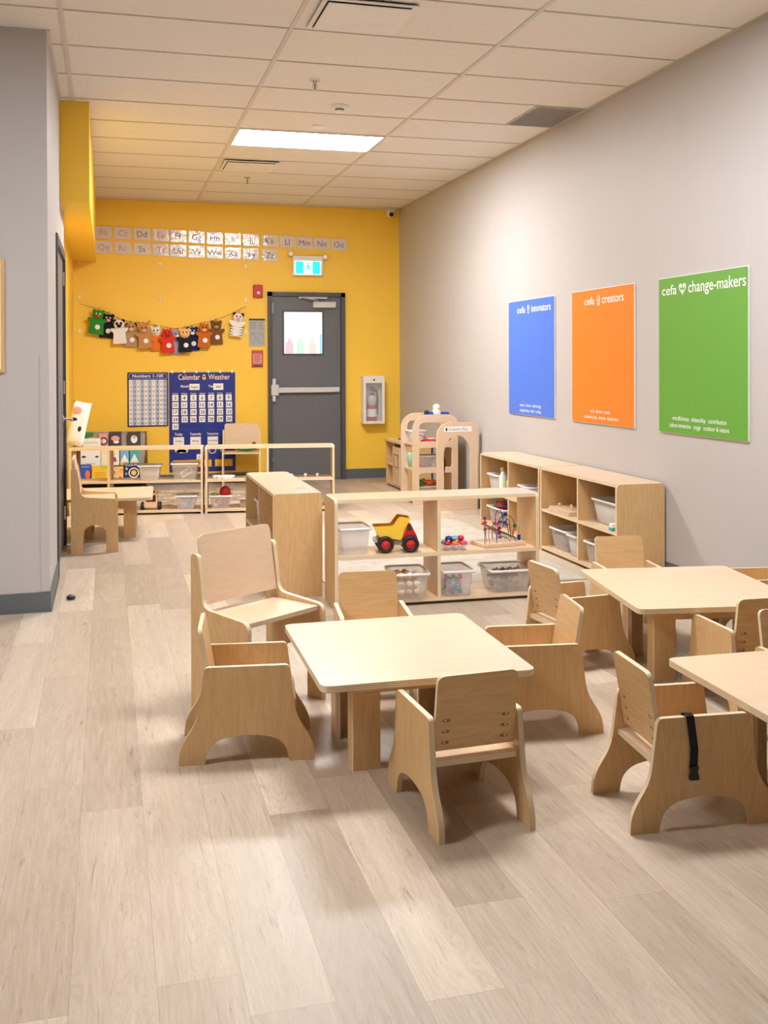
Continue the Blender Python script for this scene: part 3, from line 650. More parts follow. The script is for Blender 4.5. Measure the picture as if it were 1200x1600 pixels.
for k, (kind, x, z, body, ear, label, muz) in enumerate(PUP):
    tilt = {0: 8, 1: 5, 2: -3}.get(k, random.uniform(-5, 5)); dy = -.012 if k % 2 else -.062
    if kind == 'zebra': tilt = 8
    p = thing('hand_puppet', label, 'hand puppet', (x, YB+dy-.004, z)); p.rotation_euler = (0, radians(tilt), 0)
    p['group'] = 'felt animal hand puppets on the yellow wall'
    Mx = XZ(0)
    bw = .075 if kind not in ('black', 'frog') else .085
    out = [(-bw, -.145), (bw, -.145), (bw-.012, -.02), (bw+.022, .005), (bw+.02, .03), (bw-.005, .032), (.03, .025), (-.03, .025), (-bw+.005, .032), (-bw-.02, .03), (-bw-.022, .005), (-bw+.012, -.02)]
    m = MB(); m.panel(rpoly(out, .012, 3), .018, Mx, body)
    m.build('body', p)
    m = MB(); m.ball((0, -.014, .068), .058, body if kind not in ('hen', 'tiger') else ear, (1, .42, .92), 18, 10); hd = m.build('head', p)
    for sx in (-1, 1):
        m = MB()
        if kind == 'rabbit': m.panel(rpoly([(sx*.012, .10), (sx*.04, .095), (sx*.085, .155), (sx*.06, .165)], .01, 3), .010, Mx, ear, w0=.002)
        elif kind in ('fox', 'red', 'tiger'): m.panel([(sx*.012, .105), (sx*.052, .09), (sx*.045, .142)], .010, Mx, ear, w0=.002)
        else: m.panel(ell(sx*.046, .108, .021, .022, 14), .010, Mx, ear, w0=.002)
        m.build('ear', p)
        m = MB(); m.ball((sx*.02, -.037, .082), .0095, 'white' if kind in ('frog', 'black', 'navy') else 'black', (1, .5, 1), 10, 6); m.build('eye', p)
    m = MB(); m.ball((0, -.036, .052), .026, muz, (1, .45, .7), 14, 8); m.build('muzzle', p)
    if kind not in ('panda', 'zebra', 'tiger', 'lilac'):
        m = MB(); m.cyl(T(.012, -.018, -.065) @ RX(90), .027, .002, 'white'); m.build('round_badge', p)
    if kind in ('zebra', 'tiger'):
        m = MB()
        for q in range(4):
            for sx in (-1, 1): m.panel([(sx*bw*.98, -.03-q*.03), (sx*bw*.98, -.043-q*.03), (sx*bw*.3, -.04-q*.03)], .001, XZ(-.018), 'felt_black' if kind == 'zebra' else 'felt_red')
        m.build('stripes', p)
    if kind == 'panda':
        m = MB()
        for sx in (-1, 1): m.panel(ell(sx*.022, .08, .015, .018, 12), .003, XZ(-.035), 'felt_black')
        m.build('eye_patch', p)
    m = MB(); m.box(-.004, .004, -.02, .004, .115, .155, 'light_brown'); m.build('clothes_peg', p)
    if kind != 'zebra': sp.append((x, YB-.006, z+.14))
string.tube(spline([(-.303, YB-.02, 2.05), (-.16, YB-.008, 2.01)]+sp+[(1.33, YB-.008, 1.93), (1.549, YB-.02, 2.04)], 4), .002, 'print_grey', 5)
tag(string.build('puppet_string'), 'thin sagging string that carries the felt puppets', 'string')

# ------------------------------------------------------------------ toddler chairs
def half_profile(W=.465, H=.333):
    pts = spline([(0, 0), (.004, .045), (.02, .085), (.048, .13), (.064, .17), (.074, .235), (.084, H-.02)], 4)
    return pts
def side_outline(W=.465, H=.333):
    L = half_profile(W, H)
    left = L+rpoly([(.083, H-.03), (.088, H), (W/2, H)], [0, .02, 0], 5)[1:]
    out = [(x-W/2, z) for x, z in left]
    out += [(-x, z) for x, z in reversed(out)][1:] 
    arch = spline([(.376, 0), (.366, .045), (.34, .075), (.30, .090), (.2325, .097), (.165, .090), (.125, .075), (.099, .045), (.089, 0)], 4)
    return out+[(x-W/2, z) for x, z in arch]
def small_chair_parts(t, strap=False):
    out = side_outline()
    for y in (-.152, .134):
        m = MB(); m.panel(out, .018, Matrix(((1, 0, 0, 0), (0, 0, 1, 0), (0, 1, 0, 0), (0, 0, 0, 1))), 'ply_Z', 'ply_edge', w0=y); m.build('side_panel', t)
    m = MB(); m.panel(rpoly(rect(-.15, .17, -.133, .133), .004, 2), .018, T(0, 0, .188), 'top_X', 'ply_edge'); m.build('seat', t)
    ang = math.atan2(.04, .235)
    Mb = frame((-.122, 0, .228), (0, 1, 0), (-sin(ang), 0, cos(ang)))
    m = MB(); m.panel(rpoly(rect(-.129, .129, 0, .235), [.004, .004, .026, .026], 6), .015, Mb, 'ply_Y', 'ply_edge', w0=-.0075); bk = m.build('backrest', t)
    m = MB()
    for sy in (-1, 1):
        for v in (.025, .060, .095):
            m.panel(ell(sy*.095, v, .013, .0052, 12), .0006, Mb, 'slot_brown', w0=-.0081)
            m.panel(ell(sy*.098, v+.001, .0045, .0034, 8), .0006, Mb, 'top_X', w0=-.0086)
    m.build('fastener_slot', bk)
    if strap:
        m = MB()
        path = [(-.052, -.128, .325), (-.052, -.133, .340), (-.050, -.146, .3415), (-.048, -.156, .336), (-.044, -.159, .30), (-.036, -.158, .24), (-.038, -.157, .18)]
        for a, b in zip(path, path[1:]):
            a = Vector(a); b = Vector(b); d = Vector((.012, 0, 0)); n_ = (b-a).cross(d).normalized()*.0012
            vs = [m.bm.verts.new(q) for q in (a-d-n_, a+d-n_, b+d-n_, b-d-n_, a-d+n_, a+d+n_, b+d+n_, b-d+n_)]
            for f_ in ((0, 1, 2, 3), (4, 5, 6, 7), (0, 1, 5, 4), (2, 3, 7, 6), (1, 2, 6, 5), (0, 3, 7, 4)): m.face([vs[i] for i in f_], 'black_strap')
        s_ = m.build('safety_strap', t)
        m = MB(); m.panel(rpoly([(-.015, .15), (.015, .15), (.014, .164), (.010, .172), (.014, .19), (-.014, .19), (-.010, .172), (-.014, .164)], .003, 2), .009, frame((-.038, -.155, 0), (1, 0, 0), (0, 0, 1)), 'black'); m.build('buckle', s_)
    return t
GC = 'small plywood armchairs around the low tables'
def C(label, x, y, a, strap=False, proto=[None]):
    if strap or proto[0] is None:
        t = thing('toddler_chair', label, 'chair', (x, y, 0), a, GC); small_chair_parts(t, strap)
        if not strap: proto[0] = t
    else:
        t = copy_tree(proto[0]); t.location = (x, y, 0); t.rotation_euler = (0, 0, radians(a)); t['label'] = label
    return t
C('small plywood armchair seen from behind at the near side of the left table', 1.045, 2.985, 93)
C('small plywood armchair at the left end of the left table, seen side-on', .478, 3.640, -8)
C('small plywood armchair at the right side of the left table, facing left', 1.560, 3.600, 172)
C('small plywood armchair behind the left table, facing the camera before the open shelf', 1.078, 4.165, -97)
C('small plywood armchair at the left side of the far right table, facing right', 2.055, 4.265, 6)
C('small plywood armchair behind the far right table, facing the camera by the wall shelf', 2.570, 4.68, -98)
C('small plywood armchair seen from behind at the near side of the far right table', 2.480, 3.575, 87)
C('small plywood armchair between the far right table and grey wall, cut by the picture edge', 3.11, 4.33, 171)
C('plywood armchair in the right foreground, black strap and buckle hanging down its side', 1.704, 2.785, -5, True)
C('small plywood armchair with a black strap over its arm, behind the right foreground table', 2.44, 3.09, -90, True)

# ------------------------------------------------------------------ low tables
def low_table(label, x, y, a, lx, ly, z=.36, ins=(.145, .205)):
    t = thing('low_table', label, 'table', (x, y, 0), a, 'low square plywood tables'); hx, hy = lx/2, ly/2
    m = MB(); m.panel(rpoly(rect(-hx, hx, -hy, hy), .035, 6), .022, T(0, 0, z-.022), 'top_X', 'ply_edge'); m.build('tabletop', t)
    ax, ay = hx-ins[0], hy-ins[1]; t_ = .018
    m = MB()
    for sy in (-1, 1): m.box(-ax, ax, min(sy*ay, sy*(ay-t_)), max(sy*ay, sy*(ay-t_)), z-.10, z-.0225, 'ply_X')
    for sx in (-1, 1): m.box(min(sx*ax, sx*(ax-t_)), max(sx*ax, sx*(ax-t_)), -ay+t_, ay-t_, z-.10, z-.0225, 'ply_Y')
    m.build('apron', t)
    for sx in (-1, 1):
        for sy in (-1, 1):
            m = MB()
            x0, x1 = sorted((sx*ax, sx*(ax-.095))); y0, y1 = sorted((sy*ay, sy*(ay-t_)))
            m.panel(rect(x0, x1, .0, z-.1005), t_, XZ(y1), 'ply_Z', 'ply_edge')
            x0, x1 = sorted((sx*ax, sx*(ax-t_))); y0, y1 = sorted((sy*(ay-t_), sy*(ay-.085)))
            m.panel(rect(-y1, -y0, .0, z-.1005), t_, YZ(x1), 'ply_Z', 'ply_edge')
            m.build('leg', t)
low_table('low square light plywood table on the left with four chairs around it', 1.010, 3.506, -1, .722, .79)
low_table('low square light plywood table by the grey wall, beyond the other right table', 2.53, 4.09, -9, .745, .82)
low_table('low light plywood table in the right foreground, cut by the picture edge', 2.20, 2.69, -2, .745, .80)
low_table('low plywood table at the left wall in front of the far open shelf', .0, 8.49, -3, .70, .74, .335, (.13, .17))

# ------------------------------------------------------------------ bigger wooden chairs
def big_outline(D=.33, zs=.39, zt=.62):
    h = D/2
    top = rpoly([(-h, .3), (-h, zt), (-h+.042, zt), (-h+.062, .50), (-h+.07, zs+.02), (h, zs), (h, .2)], [0, .02, .02, .04, .05, .035, 0], 6)
    pts = [(-h, 0)]+top[1:-1]+[(h, 0)]
    arch = [(h-.085, 0), (h-.085, .16)]+spline([(h-.09, .165), (h-.115, .19), (0, .205), (-h+.115, .19), (-h+.09, .165)], 4)[1:-1]+[(-h+.085, .16), (-h+.085, 0)]
    return pts+arch
def big_chair(label, x, y, a, Wd=.43):
    t = thing('wooden_chair', label, 'chair', (x, y, 0), a, 'larger wooden chairs with solid side panels')
    out = big_outline(); PM = Matrix(((1, 0, 0, 0), (0, 0, 1, 0), (0, 1, 0, 0), (0, 0, 0, 1))); hw = Wd/2
    for y0 in (-hw, hw-.02):
        m = MB(); m.panel(out, .02, PM, 'ply_Z', 'ply_edge', w0=y0); m.build('side_panel', t)
    m = MB(); m.panel(rpoly(rect(-.14, .145, -hw+.021, hw-.021), .004, 2), .018, T(0, 0, .365), 'top_Y', 'ply_edge'); m.build('seat', t)
    ang = math.atan2(.045, .28); Mb = frame((-.105, 0, .42), (0, 1, 0), (-sin(ang), 0, cos(ang)))
    m = MB(); m.panel(rpoly(rect(-hw+.022, hw-.022, 0, .275), [.004, .004, .03, .03], 6), .016, Mb, 'top_Y', 'ply_edge', w0=-.008); m.build('backrest', t)
big_chair('larger wooden chair behind the left table, turned towards the right', .585, 4.085, -55)
big_chair('larger wooden chair at the grey door on the left, seen from its side', -.098, 7.87, 0, .41)
big_chair('larger wooden chair against the yellow wall with a green toy on its seat', 1.455, 11.50, -98)

# ------------------------------------------------------------------ shelving
def shelf_unit(name, label, loc, rz, W, D, H=.612, div=(0.5,), back=False, grp=None, mid=.285, front_edge='X'):
    """open shelf, length along local x, front is -y, origin at the middle of its base"""
    t = thing(name, label, 'shelf', loc, rz, grp); hw, hd, th = W/2, D/2, .02
    so = rpoly(rect(-hd, hd, 0, H), [.0, .0, .03, .03], 6)
    for x0 in (-hw, hw-th):
        m = MB(); m.panel(so, th, frame((x0, 0, 0), (0, 1, 0), (0, 0, 1)), 'ply_Z', 'ply_edge'); m.build('side_panel', t)
    def board(nm, z, top=False):
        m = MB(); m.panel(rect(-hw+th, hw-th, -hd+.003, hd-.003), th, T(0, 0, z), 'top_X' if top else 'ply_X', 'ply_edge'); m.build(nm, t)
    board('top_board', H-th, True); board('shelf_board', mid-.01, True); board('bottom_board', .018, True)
    for dv in div:
        xx = -hw+W*dv
        for z0, z1 in ((.038, mid-.01), (mid+.01, H-th)):
            m = MB(); m.panel(rect(-hd+.004, hd-.004, z0, z1), th, frame((xx-th/2, 0, 0), (0, 1, 0), (0, 0, 1)), 'ply_Z', 'ply_edge'); m.build('divider', t)
    if back:
        m = MB(); m.box(-hw+th, hw-th, hd-.010, hd-.004, .038, H-th, 'ply_Z'); m.build('back_panel', t)
    return t
shelf_unit('open_shelf', 'see-through wooden shelf with the toy truck, behind the left table', (1.823, 5.65, 0), -1.3, 1.216, .30)
shelf_unit('storage_shelf', 'wooden storage shelf end-on to the camera, its open front facing left', (1.072, 6.49, 0), -90, 1.22, .293, back=True, div=(.5,))
G2 = 'wooden wall shelves along the grey wall'
shelf_unit('wall_shelf', 'wooden shelf unit along the grey wall, nearer the camera', (3.222, 6.300, 0), -90, 1.16, .335, back=True, grp=G2, div=(.52,), mid=.30)
shelf_unit('wall_shelf', 'wooden shelf unit along the grey wall, farther from the camera', (3.222, 7.510, 0), -90, 1.22, .335, back=True, grp=G2, div=(.5,), mid=.30)
G3 = 'open room-divider shelves before the yellow wall'
FA = -8.0; fo = Vector((.87, 9.55, 0)); fu = Vector((cos(radians(FA)), sin(radians(FA)), 0)); fv = Vector((-fu.y, fu.x, 0))
def FP(u, v, z): q = fo+fu*u+fv*v; return (q.x, q.y, z)
q = FP(-.61, 0, 0); shelf_unit('room_divider_shelf', 'see-through wooden shelf at the far left, before the book rack', q, FA, 1.19, .28, grp=G3, div=(.29,), mid=.30)
q = FP(.60, 0, 0); shelf_unit('room_divider_shelf', 'see-through wooden shelf in front of the grey exit door', q, FA, 1.19, .28, grp=G3, div=(.48,), mid=.30)
m = MB()
for i in range(9): m.box(-.03, .028, .0-i*.014, .006-i*.014, 0, .0006, 'paper' if i % 3 else 'print_grey')
o = m.build('paper_label'); o.location = (1.13, 6.12, .6128); o.rotation_euler = (0, 0, radians(-4)); tag(o, 'faded paper label on top of the end-on storage shelf', 'label')

# ------------------------------------------------------------------ tubs and their contents
def tub(label, x, y, z, lx, ly, h, rz=0, mat='clear_plastic', name='plastic_tub', grp='translucent plastic tubs on the shelves', taper=.84, lid=False):
    t = thing(name, label, 'tub', (x, y, z), rz, grp)
    m = MB(); 
    def ring(s, zz, add=0):
        a, b = lx/2*s+add, ly/2*s+add; r = min(a, b)*.22
        return [m.bm.verts.new((p[0], p[1], zz)) for p in rpoly(rect(-a, a, -b, b), r, 3)]
    R = [ring(taper*.94, .002), ring(taper, .010), ring((1+taper)/2*1.0, h*.5), ring(1, h)]
    m.face(R[0], mat)
    for A, B in zip(R, R[1:]):
        for i in range(len(A)): m.face([A[i], A[(i+1) % len(A)], B[(i+1) % len(B)], B[i]], mat, True)
    m.build('tub_body', t, solid=.0022)
    m = MB(); A = ring(1, h, .0025); B = ring(1, h, .010); C2 = ring(1, h-.012, .011); D = ring(1, h-.012, .008)
    for P0, P1 in ((A, B), (B, C2), (C2, D)):
        for i in range(len(A)): m.face([P0[i], P0[(i+1) % len(A)], P1[(i+1) % len(A)], P1[i]], 'rim_plastic', True)
    m.build('rim', t, solid=.0018)
    return t
def fill(n, x, y, z, lx, ly, hz, maker, rz=0, rad=.02):
    """drop n small things in layered, non-touching cells inside a tub"""
    s = rad*2.02; nx = max(1, int(lx*.78/s)); ny = max(1, int(ly*.78/s)); k = 0; lay = 0
    while k < n:
        for j in range(ny):
            for i in range(nx):
                if k >= n: return
                u = (i-(nx-1)/2)*s; v = (j-(ny-1)/2)*s; c_, s_ = cos(radians(rz)), sin(radians(rz))
                maker(k, (x+u*c_-v*s_, y+u*s_+v*c_, z+.005+rad+lay*s)); k += 1
        lay += 1
def lump(name, label, cat, grp, mats, r, sc=(1, 1, 1)):
    protos = []
    for mm in mats:
        m = MB(); m.ball((0, 0, 0), r, mm, sc, 12, 8)
        for v in m.bm.verts: v.co *= 1+random.uniform(-.13, .1)
        o = m.build(name); o.hide_render = False; protos.append([o, False])
    def mk(k, loc):
        p = protos[k % len(protos)]
        o = p[0]
        if p[1]: o = o.copy(); COL.objects.link(o)
        p[1] = True
        o.location = loc; o.rotation_euler = (random.uniform(-.4, .4), random.uniform(-.4, .4), random.uniform(0, 6)); tag(o, label, cat, grp)
    return mk
def multi(name, label, cat, grp, build, mats):
    protos = {}
    def mk(k, loc):
        mm = mats[k % len(mats)]
        if mm in protos: o = protos[mm].copy(); COL.objects.link(o)
        else: m = MB(); build(m, mm); o = m.build(name); protos[mm] = o
        o.location = loc; o.rotation_euler = (0, 0, random.uniform(0, 6)); tag(o, label, cat, grp)
    return mk
def b_fig(m, mm):
    m.ball((0, 0, -.003), .013, mm, (1, .85, 1.1), 10, 6); m.ball((0, 0, .014), .009, mm, seg=10, rings=6)
    for sx in (-1, 1): m.ball((sx*.007, 0, .0205), .0035, mm, seg=6, rings=4); m.ball((sx*.009, -.004, -.013), .0055, mm, seg=6, rings=4)
def b_block(m, mm): m.box(-.021, .021, -.011, .011, -.011, .011, mm, bev=.003)
def b_ring(m, mm): 
    m.tube([(.016*cos(t*pi/6), .016*sin(t*pi/6), 0) for t in range(13)], .005, mm, 6)
def b_log(m, mm): m.cyl(T(-.022, 0, 0) @ RY(90), .0105, .044, mm, 9); m.cyl(T(.0, 0, .006) @ RY(20), .0055, .012, mm, 7)

# on the open shelf: mid boards top at .295, bottom .038
OZ, OB = .2955, .0385
tub('empty clear tub left of the toy truck on the open shelf', 1.338, 5.64, OZ, .17, .23, .155, -1.3)
tk = thing('toy_dump_truck', 'yellow and red toy dump truck on the open shelf', 'toy truck', (1.588, 5.615, OZ), -8)
TX = XZ(0)
prof = rpoly([(-.128, .150), (-.098, .092), (.030, .070), (.048, .135), (.085, .192), (.020, .205), (-.010, .165), (-.020, .152)], [.004, .01, .008, .01, .006, .012, .01, .006], 3)
m = MB()
for y0 in (.058, -.052): m.panel(prof, .006, TX, 'yellow_toy', w0=-y0-.0)
m.box(-.100, .034, -.052, .052, .084, .090, 'orange_toy', RY(-0)); m.box(0, .006, -.052, .052, 0, .064, 'orange_toy', T(-.098, 0, .09) @ RY(-27)); 
m.panel(rpoly(rect(-.051, .051, 0, .115), [.002, .002, .03, .03], 3), .006, frame((.036, 0, .090), (0, 1, 0), (.36, 0, .933)), 'orange_toy')
m.build('dump_bed', tk)
m = MB(); m.panel(rpoly([(.042, .052), (.125, .052), (.125, .085), (.108, .115), (.085, .165), (.060, .168), (.052, .13)], [.004, .008, .015, .015, .015, .01, .004], 3), .096, TX, 'red', w0=-.048)
m.build('cab', tk)
m = MB(); m.panel(rpoly([(.066, .122), (.096, .122), (.080, .158), (.066, .158)], .008, 3), .098, TX, 'dark', w0=-.049); m.build('cab_window', tk)
m = MB(); m.box(-.10, .135, -.03, .03, .038, .068, 'silver_paint', bev=.006); m.box(.118, .138, -.05, .05, .035, .055, 'silver_paint', bev=.004); m.box(-.125, -.095, -.04, .04, .055, .080, 'silver_paint', bev=.005); m.build('chassis', tk)
for wx in (-.062, .082):
    for sy in (-1, 1):
        w = MB(); Mw = T(wx, sy*.048-.0, .048) @ RX(90 if sy < 0 else -90)
        w.lathe([(.0, .0), (.040, .0), (.048, .006), (.048, .024), (.040, .032), (.030, .032), (.028, .024), (0, .024)], Mw, 'rubber', 24)
        w = w.build('wheel', tk); h = MB(); h.lathe([(.0275, .0255), (.024, .029), (.010, .027), (.007, .033), (0, .033)], Mw, 'red', 18); h.build('wheel_hub', w)
ct = thing('counting_tray', 'small clear tray holding coloured domes, right of the truck', 'tray', (1.927, 5.56, OZ), -4)
m = MB(); m.panel(rpoly(rect(-.075, .075, -.05, .05), .012, 3), .003, T(0, 0, .030), 'clear_plastic'); 
for i in range(3):
    for j in range(2): m.lathe([(0, 0), (.016, 0), (.022, .030)], T(-.048+.048*i, -.025+.05*j, 0), 'clear_plastic', 14)
m.build('moulded_tray', ct)
cols = ['red', 'orange', 'magenta', 'teal', 'purple', 'yellow', 'navy', 'sky', 'red']
for k in range(9):
    i, j = k % 3, k//3
    m = MB(); m.lathe([(0, .0), (.021, .0), (.022, .006), (.016, .018), (0, .023)], Matrix.Identity(4), cols[k], 16)
    if j < 2: loc = (1.927-.048+.048*i+.0015*j, 5.56-.025+.05*j-.003*i, OZ+.0345)
    else: loc = (1.927-.03+.036*i, 5.562, OZ+.0585)
    o = m.build('toy_dome'); o.location = loc; tag(o, '%s plastic dome in the small tray right of the toy truck' % {'red': 'red', 'orange': 'orange', 'magenta': 'pink', 'teal': 'teal', 'purple': 'purple', 'yellow': 'yellow', 'navy': 'dark blue', 'sky': 'pale blue'}[cols[k]] + (', on top' if j == 2 else ''), 'toy', 'coloured domes in the clear tray')
bm_ = thing('bead_maze', 'wooden bead maze with curly coloured wires on the open shelf', 'bead maze', (2.235, 5.64, OZ), 8)
m = MB(); m.box(-.14, .14, -.085, .085, 0, .022, 'top_X', bev=.003); m.build('base_board', bm_)
wires = [([(-.13, -.07, .02), (-.13, -.07, .12), (-.12, -.05, .17), (-.10, -.02, .10), (-.08, .0, .02)], 'print_grey'),
         ([(-.10, -.075, .02), (-.105, -.07, .09), (-.07, -.06, .11), (-.03, -.05, .06), (.02, -.06, .05), (.05, -.06, .02)], 'red'),
         ([(-.05, -.07, .02), (-.05, -.05, .18), (.0, -.02, .205), (.03, .0, .15), (.0, .02, .11), (.04, .03, .09), (.09, .04, .14), (.11, .04, .02)], 'navy'),
         ([(.02, .05, .02), (.03, .05, .13), (.07, .03, .17), (.11, .0, .12), (.08, -.03, .06), (.09, -.06, .02)], 'black'),
         ([(.0, .07, .02), (.0, .07, .10), (.05, .07, .12), (.10, .07, .10), (.11, .07, .02)], 'green'),
         ([(-.06, .06, .02), (-.05, .05, .09), (-.01, .03, .08), (.03, -.01, .05), (.05, -.02, .02)], 'yellow')]
beadc = ['red', 'blue', 'yellow', 'green', 'orange', 'purple', 'teal', 'magenta']
for wi, (pts, cc) in enumerate(wires):
    s = spline(pts, 8); m = MB(); m.tube(s, .0022, cc, 6); wr = m.build('wire', bm_)
    for q in range(4):
        p = s[int(len(s)*(.45+.13*q))-3]; m = MB(); m.ball(p, .010 if q % 2 else .012, beadc[(wi*3+q) % 8], seg=12, rings=8); m.build('bead', wr)
m = MB(); m.cyl(T(.128, -.02, .022), .010, .03, 'navy', 12); m.cyl(T(.128, -.02, .052), .003, .05, 'yellow', 8); m.build('peg', bm_)
tub('clear tub of yellow play food at the bottom left of the open shelf', 1.655, 5.60, OB, .20, .26, .15, -4)
fill(26, 1.655, 5.60, OB, .19, .24, .1, lump('play_food', 'cream and golden play food piece in the bottom tub of the open shelf', 'toy food', 'play food in the bottom tub', ['bread', 'bread_dark', 'bread', 'cream'], .021, (1.0, .95, .85)), rad=.0235)
tub('clear tub of coloured figures right of the play food on the bottom board', 1.935, 5.60, OB, .17, .25, .15, -2)
fill(18, 1.935, 5.60, OB, .15, .22, .1, multi('counting_figure', 'small coloured plastic figure in the tub right of the play food', 'toy figure', 'coloured figures in the bottom tub', b_fig, ['blue', 'green', 'red', 'teal', 'magenta']), rad=.021)
tub('clear tub of small brown wood pieces at the bottom right of the open shelf', 2.265, 5.61, OB, .25, .25, .135, -2)
fill(40, 2.265, 5.61, OB, .24, .24, .1, multi('wood_piece', 'small brown wood piece in the bottom right tub of the open shelf', 'wood piece', 'wood pieces in the bottom tub', b_log, ['bark', 'bark_dark', 'bark', 'tan']), rad=.022)
# end-on storage shelf (opens to the left)
tub('white tub inside the end-on storage shelf', 1.03, 6.75, .2965, .14, .22, .17, 0, 'frosted_plastic')
m = MB(); m.ball((0, 0, .03), .03, 'yellow', (1.2, 1, 1)); m.ball((-.02, -.02, .02), .018, 'orange'); o = m.build('yellow_toy'); o.location = (.98, 6.30, .0385); tag(o, 'yellow toy on the lower board of the end-on shelf', 'toy')
# wall shelves, near unit
WZ, WB = .3108, .0385
tub('large clear tub on the upper board of the nearer wall shelf', 3.235, 6.000, WZ, .22, .38, .16, 0, 'frosted_plastic')
w = thing('wipes_pack', 'white and turquoise wipes pack beside the large upper tub', 'wipes pack', (3.090, 5.815, WZ), 0)
MB().box(-.03, .03, -.02, .02, 0, .045, 'paper', bev=.006).build('pack', w); MB().box(-.0315, .0315, -.0215, .0215, .003, .021, 'teal', bev=.003).build('turquoise_band', w)
pz = thing('knob_puzzle', 'wooden knob puzzle boards stacked on the upper board of the nearer wall shelf', 'puzzle', (3.15, 6.60, WZ), 0)
for k in range(3):
    m = MB(); m.box(-.085+.004*k, .085, -.17, .17, .010*k, .010*k+.009, 'top_Y', bev=.002); m.build('puzzle_board', pz)
for kx, ky in ((-.03, .09), (.02, .0), (-.02, -.09)):
    m = MB(); m.lathe([(0, .029), (.006, .029), (.005, .040), (.012, .046), (.012, .053), (0, .058)], T(kx, ky, 0), 'top_Z', 14); m.build('knob', pz)
tub('grey-looking clear tub on the bottom board, left in the nearer wall shelf', 3.21, 6.66, WB, .24, .26, .15, 0, 'clear_plastic')
fill(12, 3.21, 6.66, WB, .20, .22, .1, multi('plastic_link', 'small coloured plastic ring in the bottom tub of the nearer wall shelf', 'toy', 'plastic rings in the wall shelf tub', b_ring, ['purple', 'dark', 'magenta', 'print_grey']), rad=.023)
tub('narrow clear tub beside the divider at the bottom of the nearer wall shelf', 3.20, 6.395, WB, .26, .13, .15, 0, 'frosted_plastic')
tub('clear tub with green and white items behind the chair back', 3.20, 6.12, WB, .26, .15, .15, 0, 'clear_plastic')
m = MB(); m.ball((0, 0, 0), .04, 'green', (1.1, .8, .7)); m.ball((.02, -.02, .03), .025, 'white', (1, 1, .8)); m.ball((-.03, .02, .02), .02, 'lime'); o = m.build('soft_toy'); o.location = (3.19, 6.12, .155); tag(o, 'green and white soft toy in the tub behind the chair back', 'soft toy')
# far unit
tub('white tub of bottles in the far corner of the farther wall shelf', 3.19, 7.90, WZ, .22, .22, .14, 0, 'frosted_plastic')
bt = thing('toy_bottle', 'white bottle with a tan cap on the farther wall shelf', 'bottle', (3.10, 7.72, WZ), 0)
MB().lathe([(0, 0), (.028, 0), (.03, .01), (.03, .13), (.015, .17), (.015, .18)], Matrix.Identity(4), 'white').build('bottle_body', bt); MB().cyl(T(0, 0, .18), .018, .03, 'tan').build('cap', bt)
m = MB(); m.box(-.04, .04, -.035, .035, 0, .12, 'lime', bev=.015); o = m.build('toy_bag'); o.location = (3.13, 7.60, WZ); tag(o, 'lime green bag between the white bottle and the divider', 'bag')
tub('clear tub left of the shallow one on the farther wall shelf', 3.21, 7.30, WZ, .22, .20, .11, 0, 'frosted_plastic'); tub('shallow clear tub next to the unit joint on the farther wall shelf', 3.18, 7.06, WZ, .24, .20, .09, 0, 'clear_plastic')
tub('clear tub of red and blue toys at the bottom of the farther wall shelf', 3.19, 7.80, WB, .26, .34, .15, 0, 'clear_plastic')
fill(80, 3.19, 7.80, WB, .27, .36, .1, multi('building_brick', 'red, blue or pink toy brick in the tub of the farther wall shelf', 'toy brick', 'toy bricks in the wall shelf tub', b_block, ['blue', 'navy', 'red', 'magenta', 'red']), rad=.0235)
bk = thing('wicker_basket', 'small handled basket at the bottom of the farther wall shelf', 'basket', (3.20, 7.15, WB), 0)
MB().lathe([(0, 0), (.06, 0), (.085, .07), (.085, .075), (.08, .075), (.056, .006), (0, .006)], Matrix.Identity(4), 'tan').build('bowl', bk)
MB().tube([(0, .082*cos(t*pi/12), .07+.11*sin(t*pi/12)) for t in range(13)], .004, 'tan').build('handle', bk)
# far divider shelf contents
FZ, FB = .3108, .0385
def ftub(label, u, v, z, lx, ly, h, mat='clear_plastic'):
    q = FP(u, v, z); return tub(label, q[0], q[1], z, lx, ly, h, FA, mat)
ftub('pale frosted tub on the upper board of the far left divider shelf', -.50, -.01, FZ, .19, .2, .135, 'frosted_plastic')
ftub('clear tub with a white frame inside, right end of the far left divider shelf', -.18, -.01, FZ, .24, .2, .15)
m = MB(); m.panel([rpoly(rect(-.055, .055, -.028, .028), .01, 3), rpoly(rect(-.045, .045, -.017, .017), .006, 3)], .01, XZ(0) @ RZ(28), 'white'); o = m.build('plastic_toy'); o.location = FP(-.17, -.03, FZ+.062); tag(o, 'white oblong plastic frame inside the clear tub', 'toy')
ftub('clear tub with a picture card in its front, below the white frame tub', -.17, -.01, FB, .19, .2, .125)
m = MB(); m.box(-.055, .055, -.002, .002, 0, .09, 'pale_blue'); m.box(-.045, .0, -.003, -.002, .05, .08, 'pink'); m.box(.005, .04, -.003, -.002, .02, .06, 'teal'); o = m.build('picture_card'); o.location = FP(-.17, -.075, FB+.012); o.rotation_euler = (0, 0, radians(FA)); tag(o, 'pale blue picture card inside the lower clear tub', 'card')
ftub('clear tub with balls and a pink block at the left of the right divider shelf', .142, -.01, FB, .19, .2, .12)
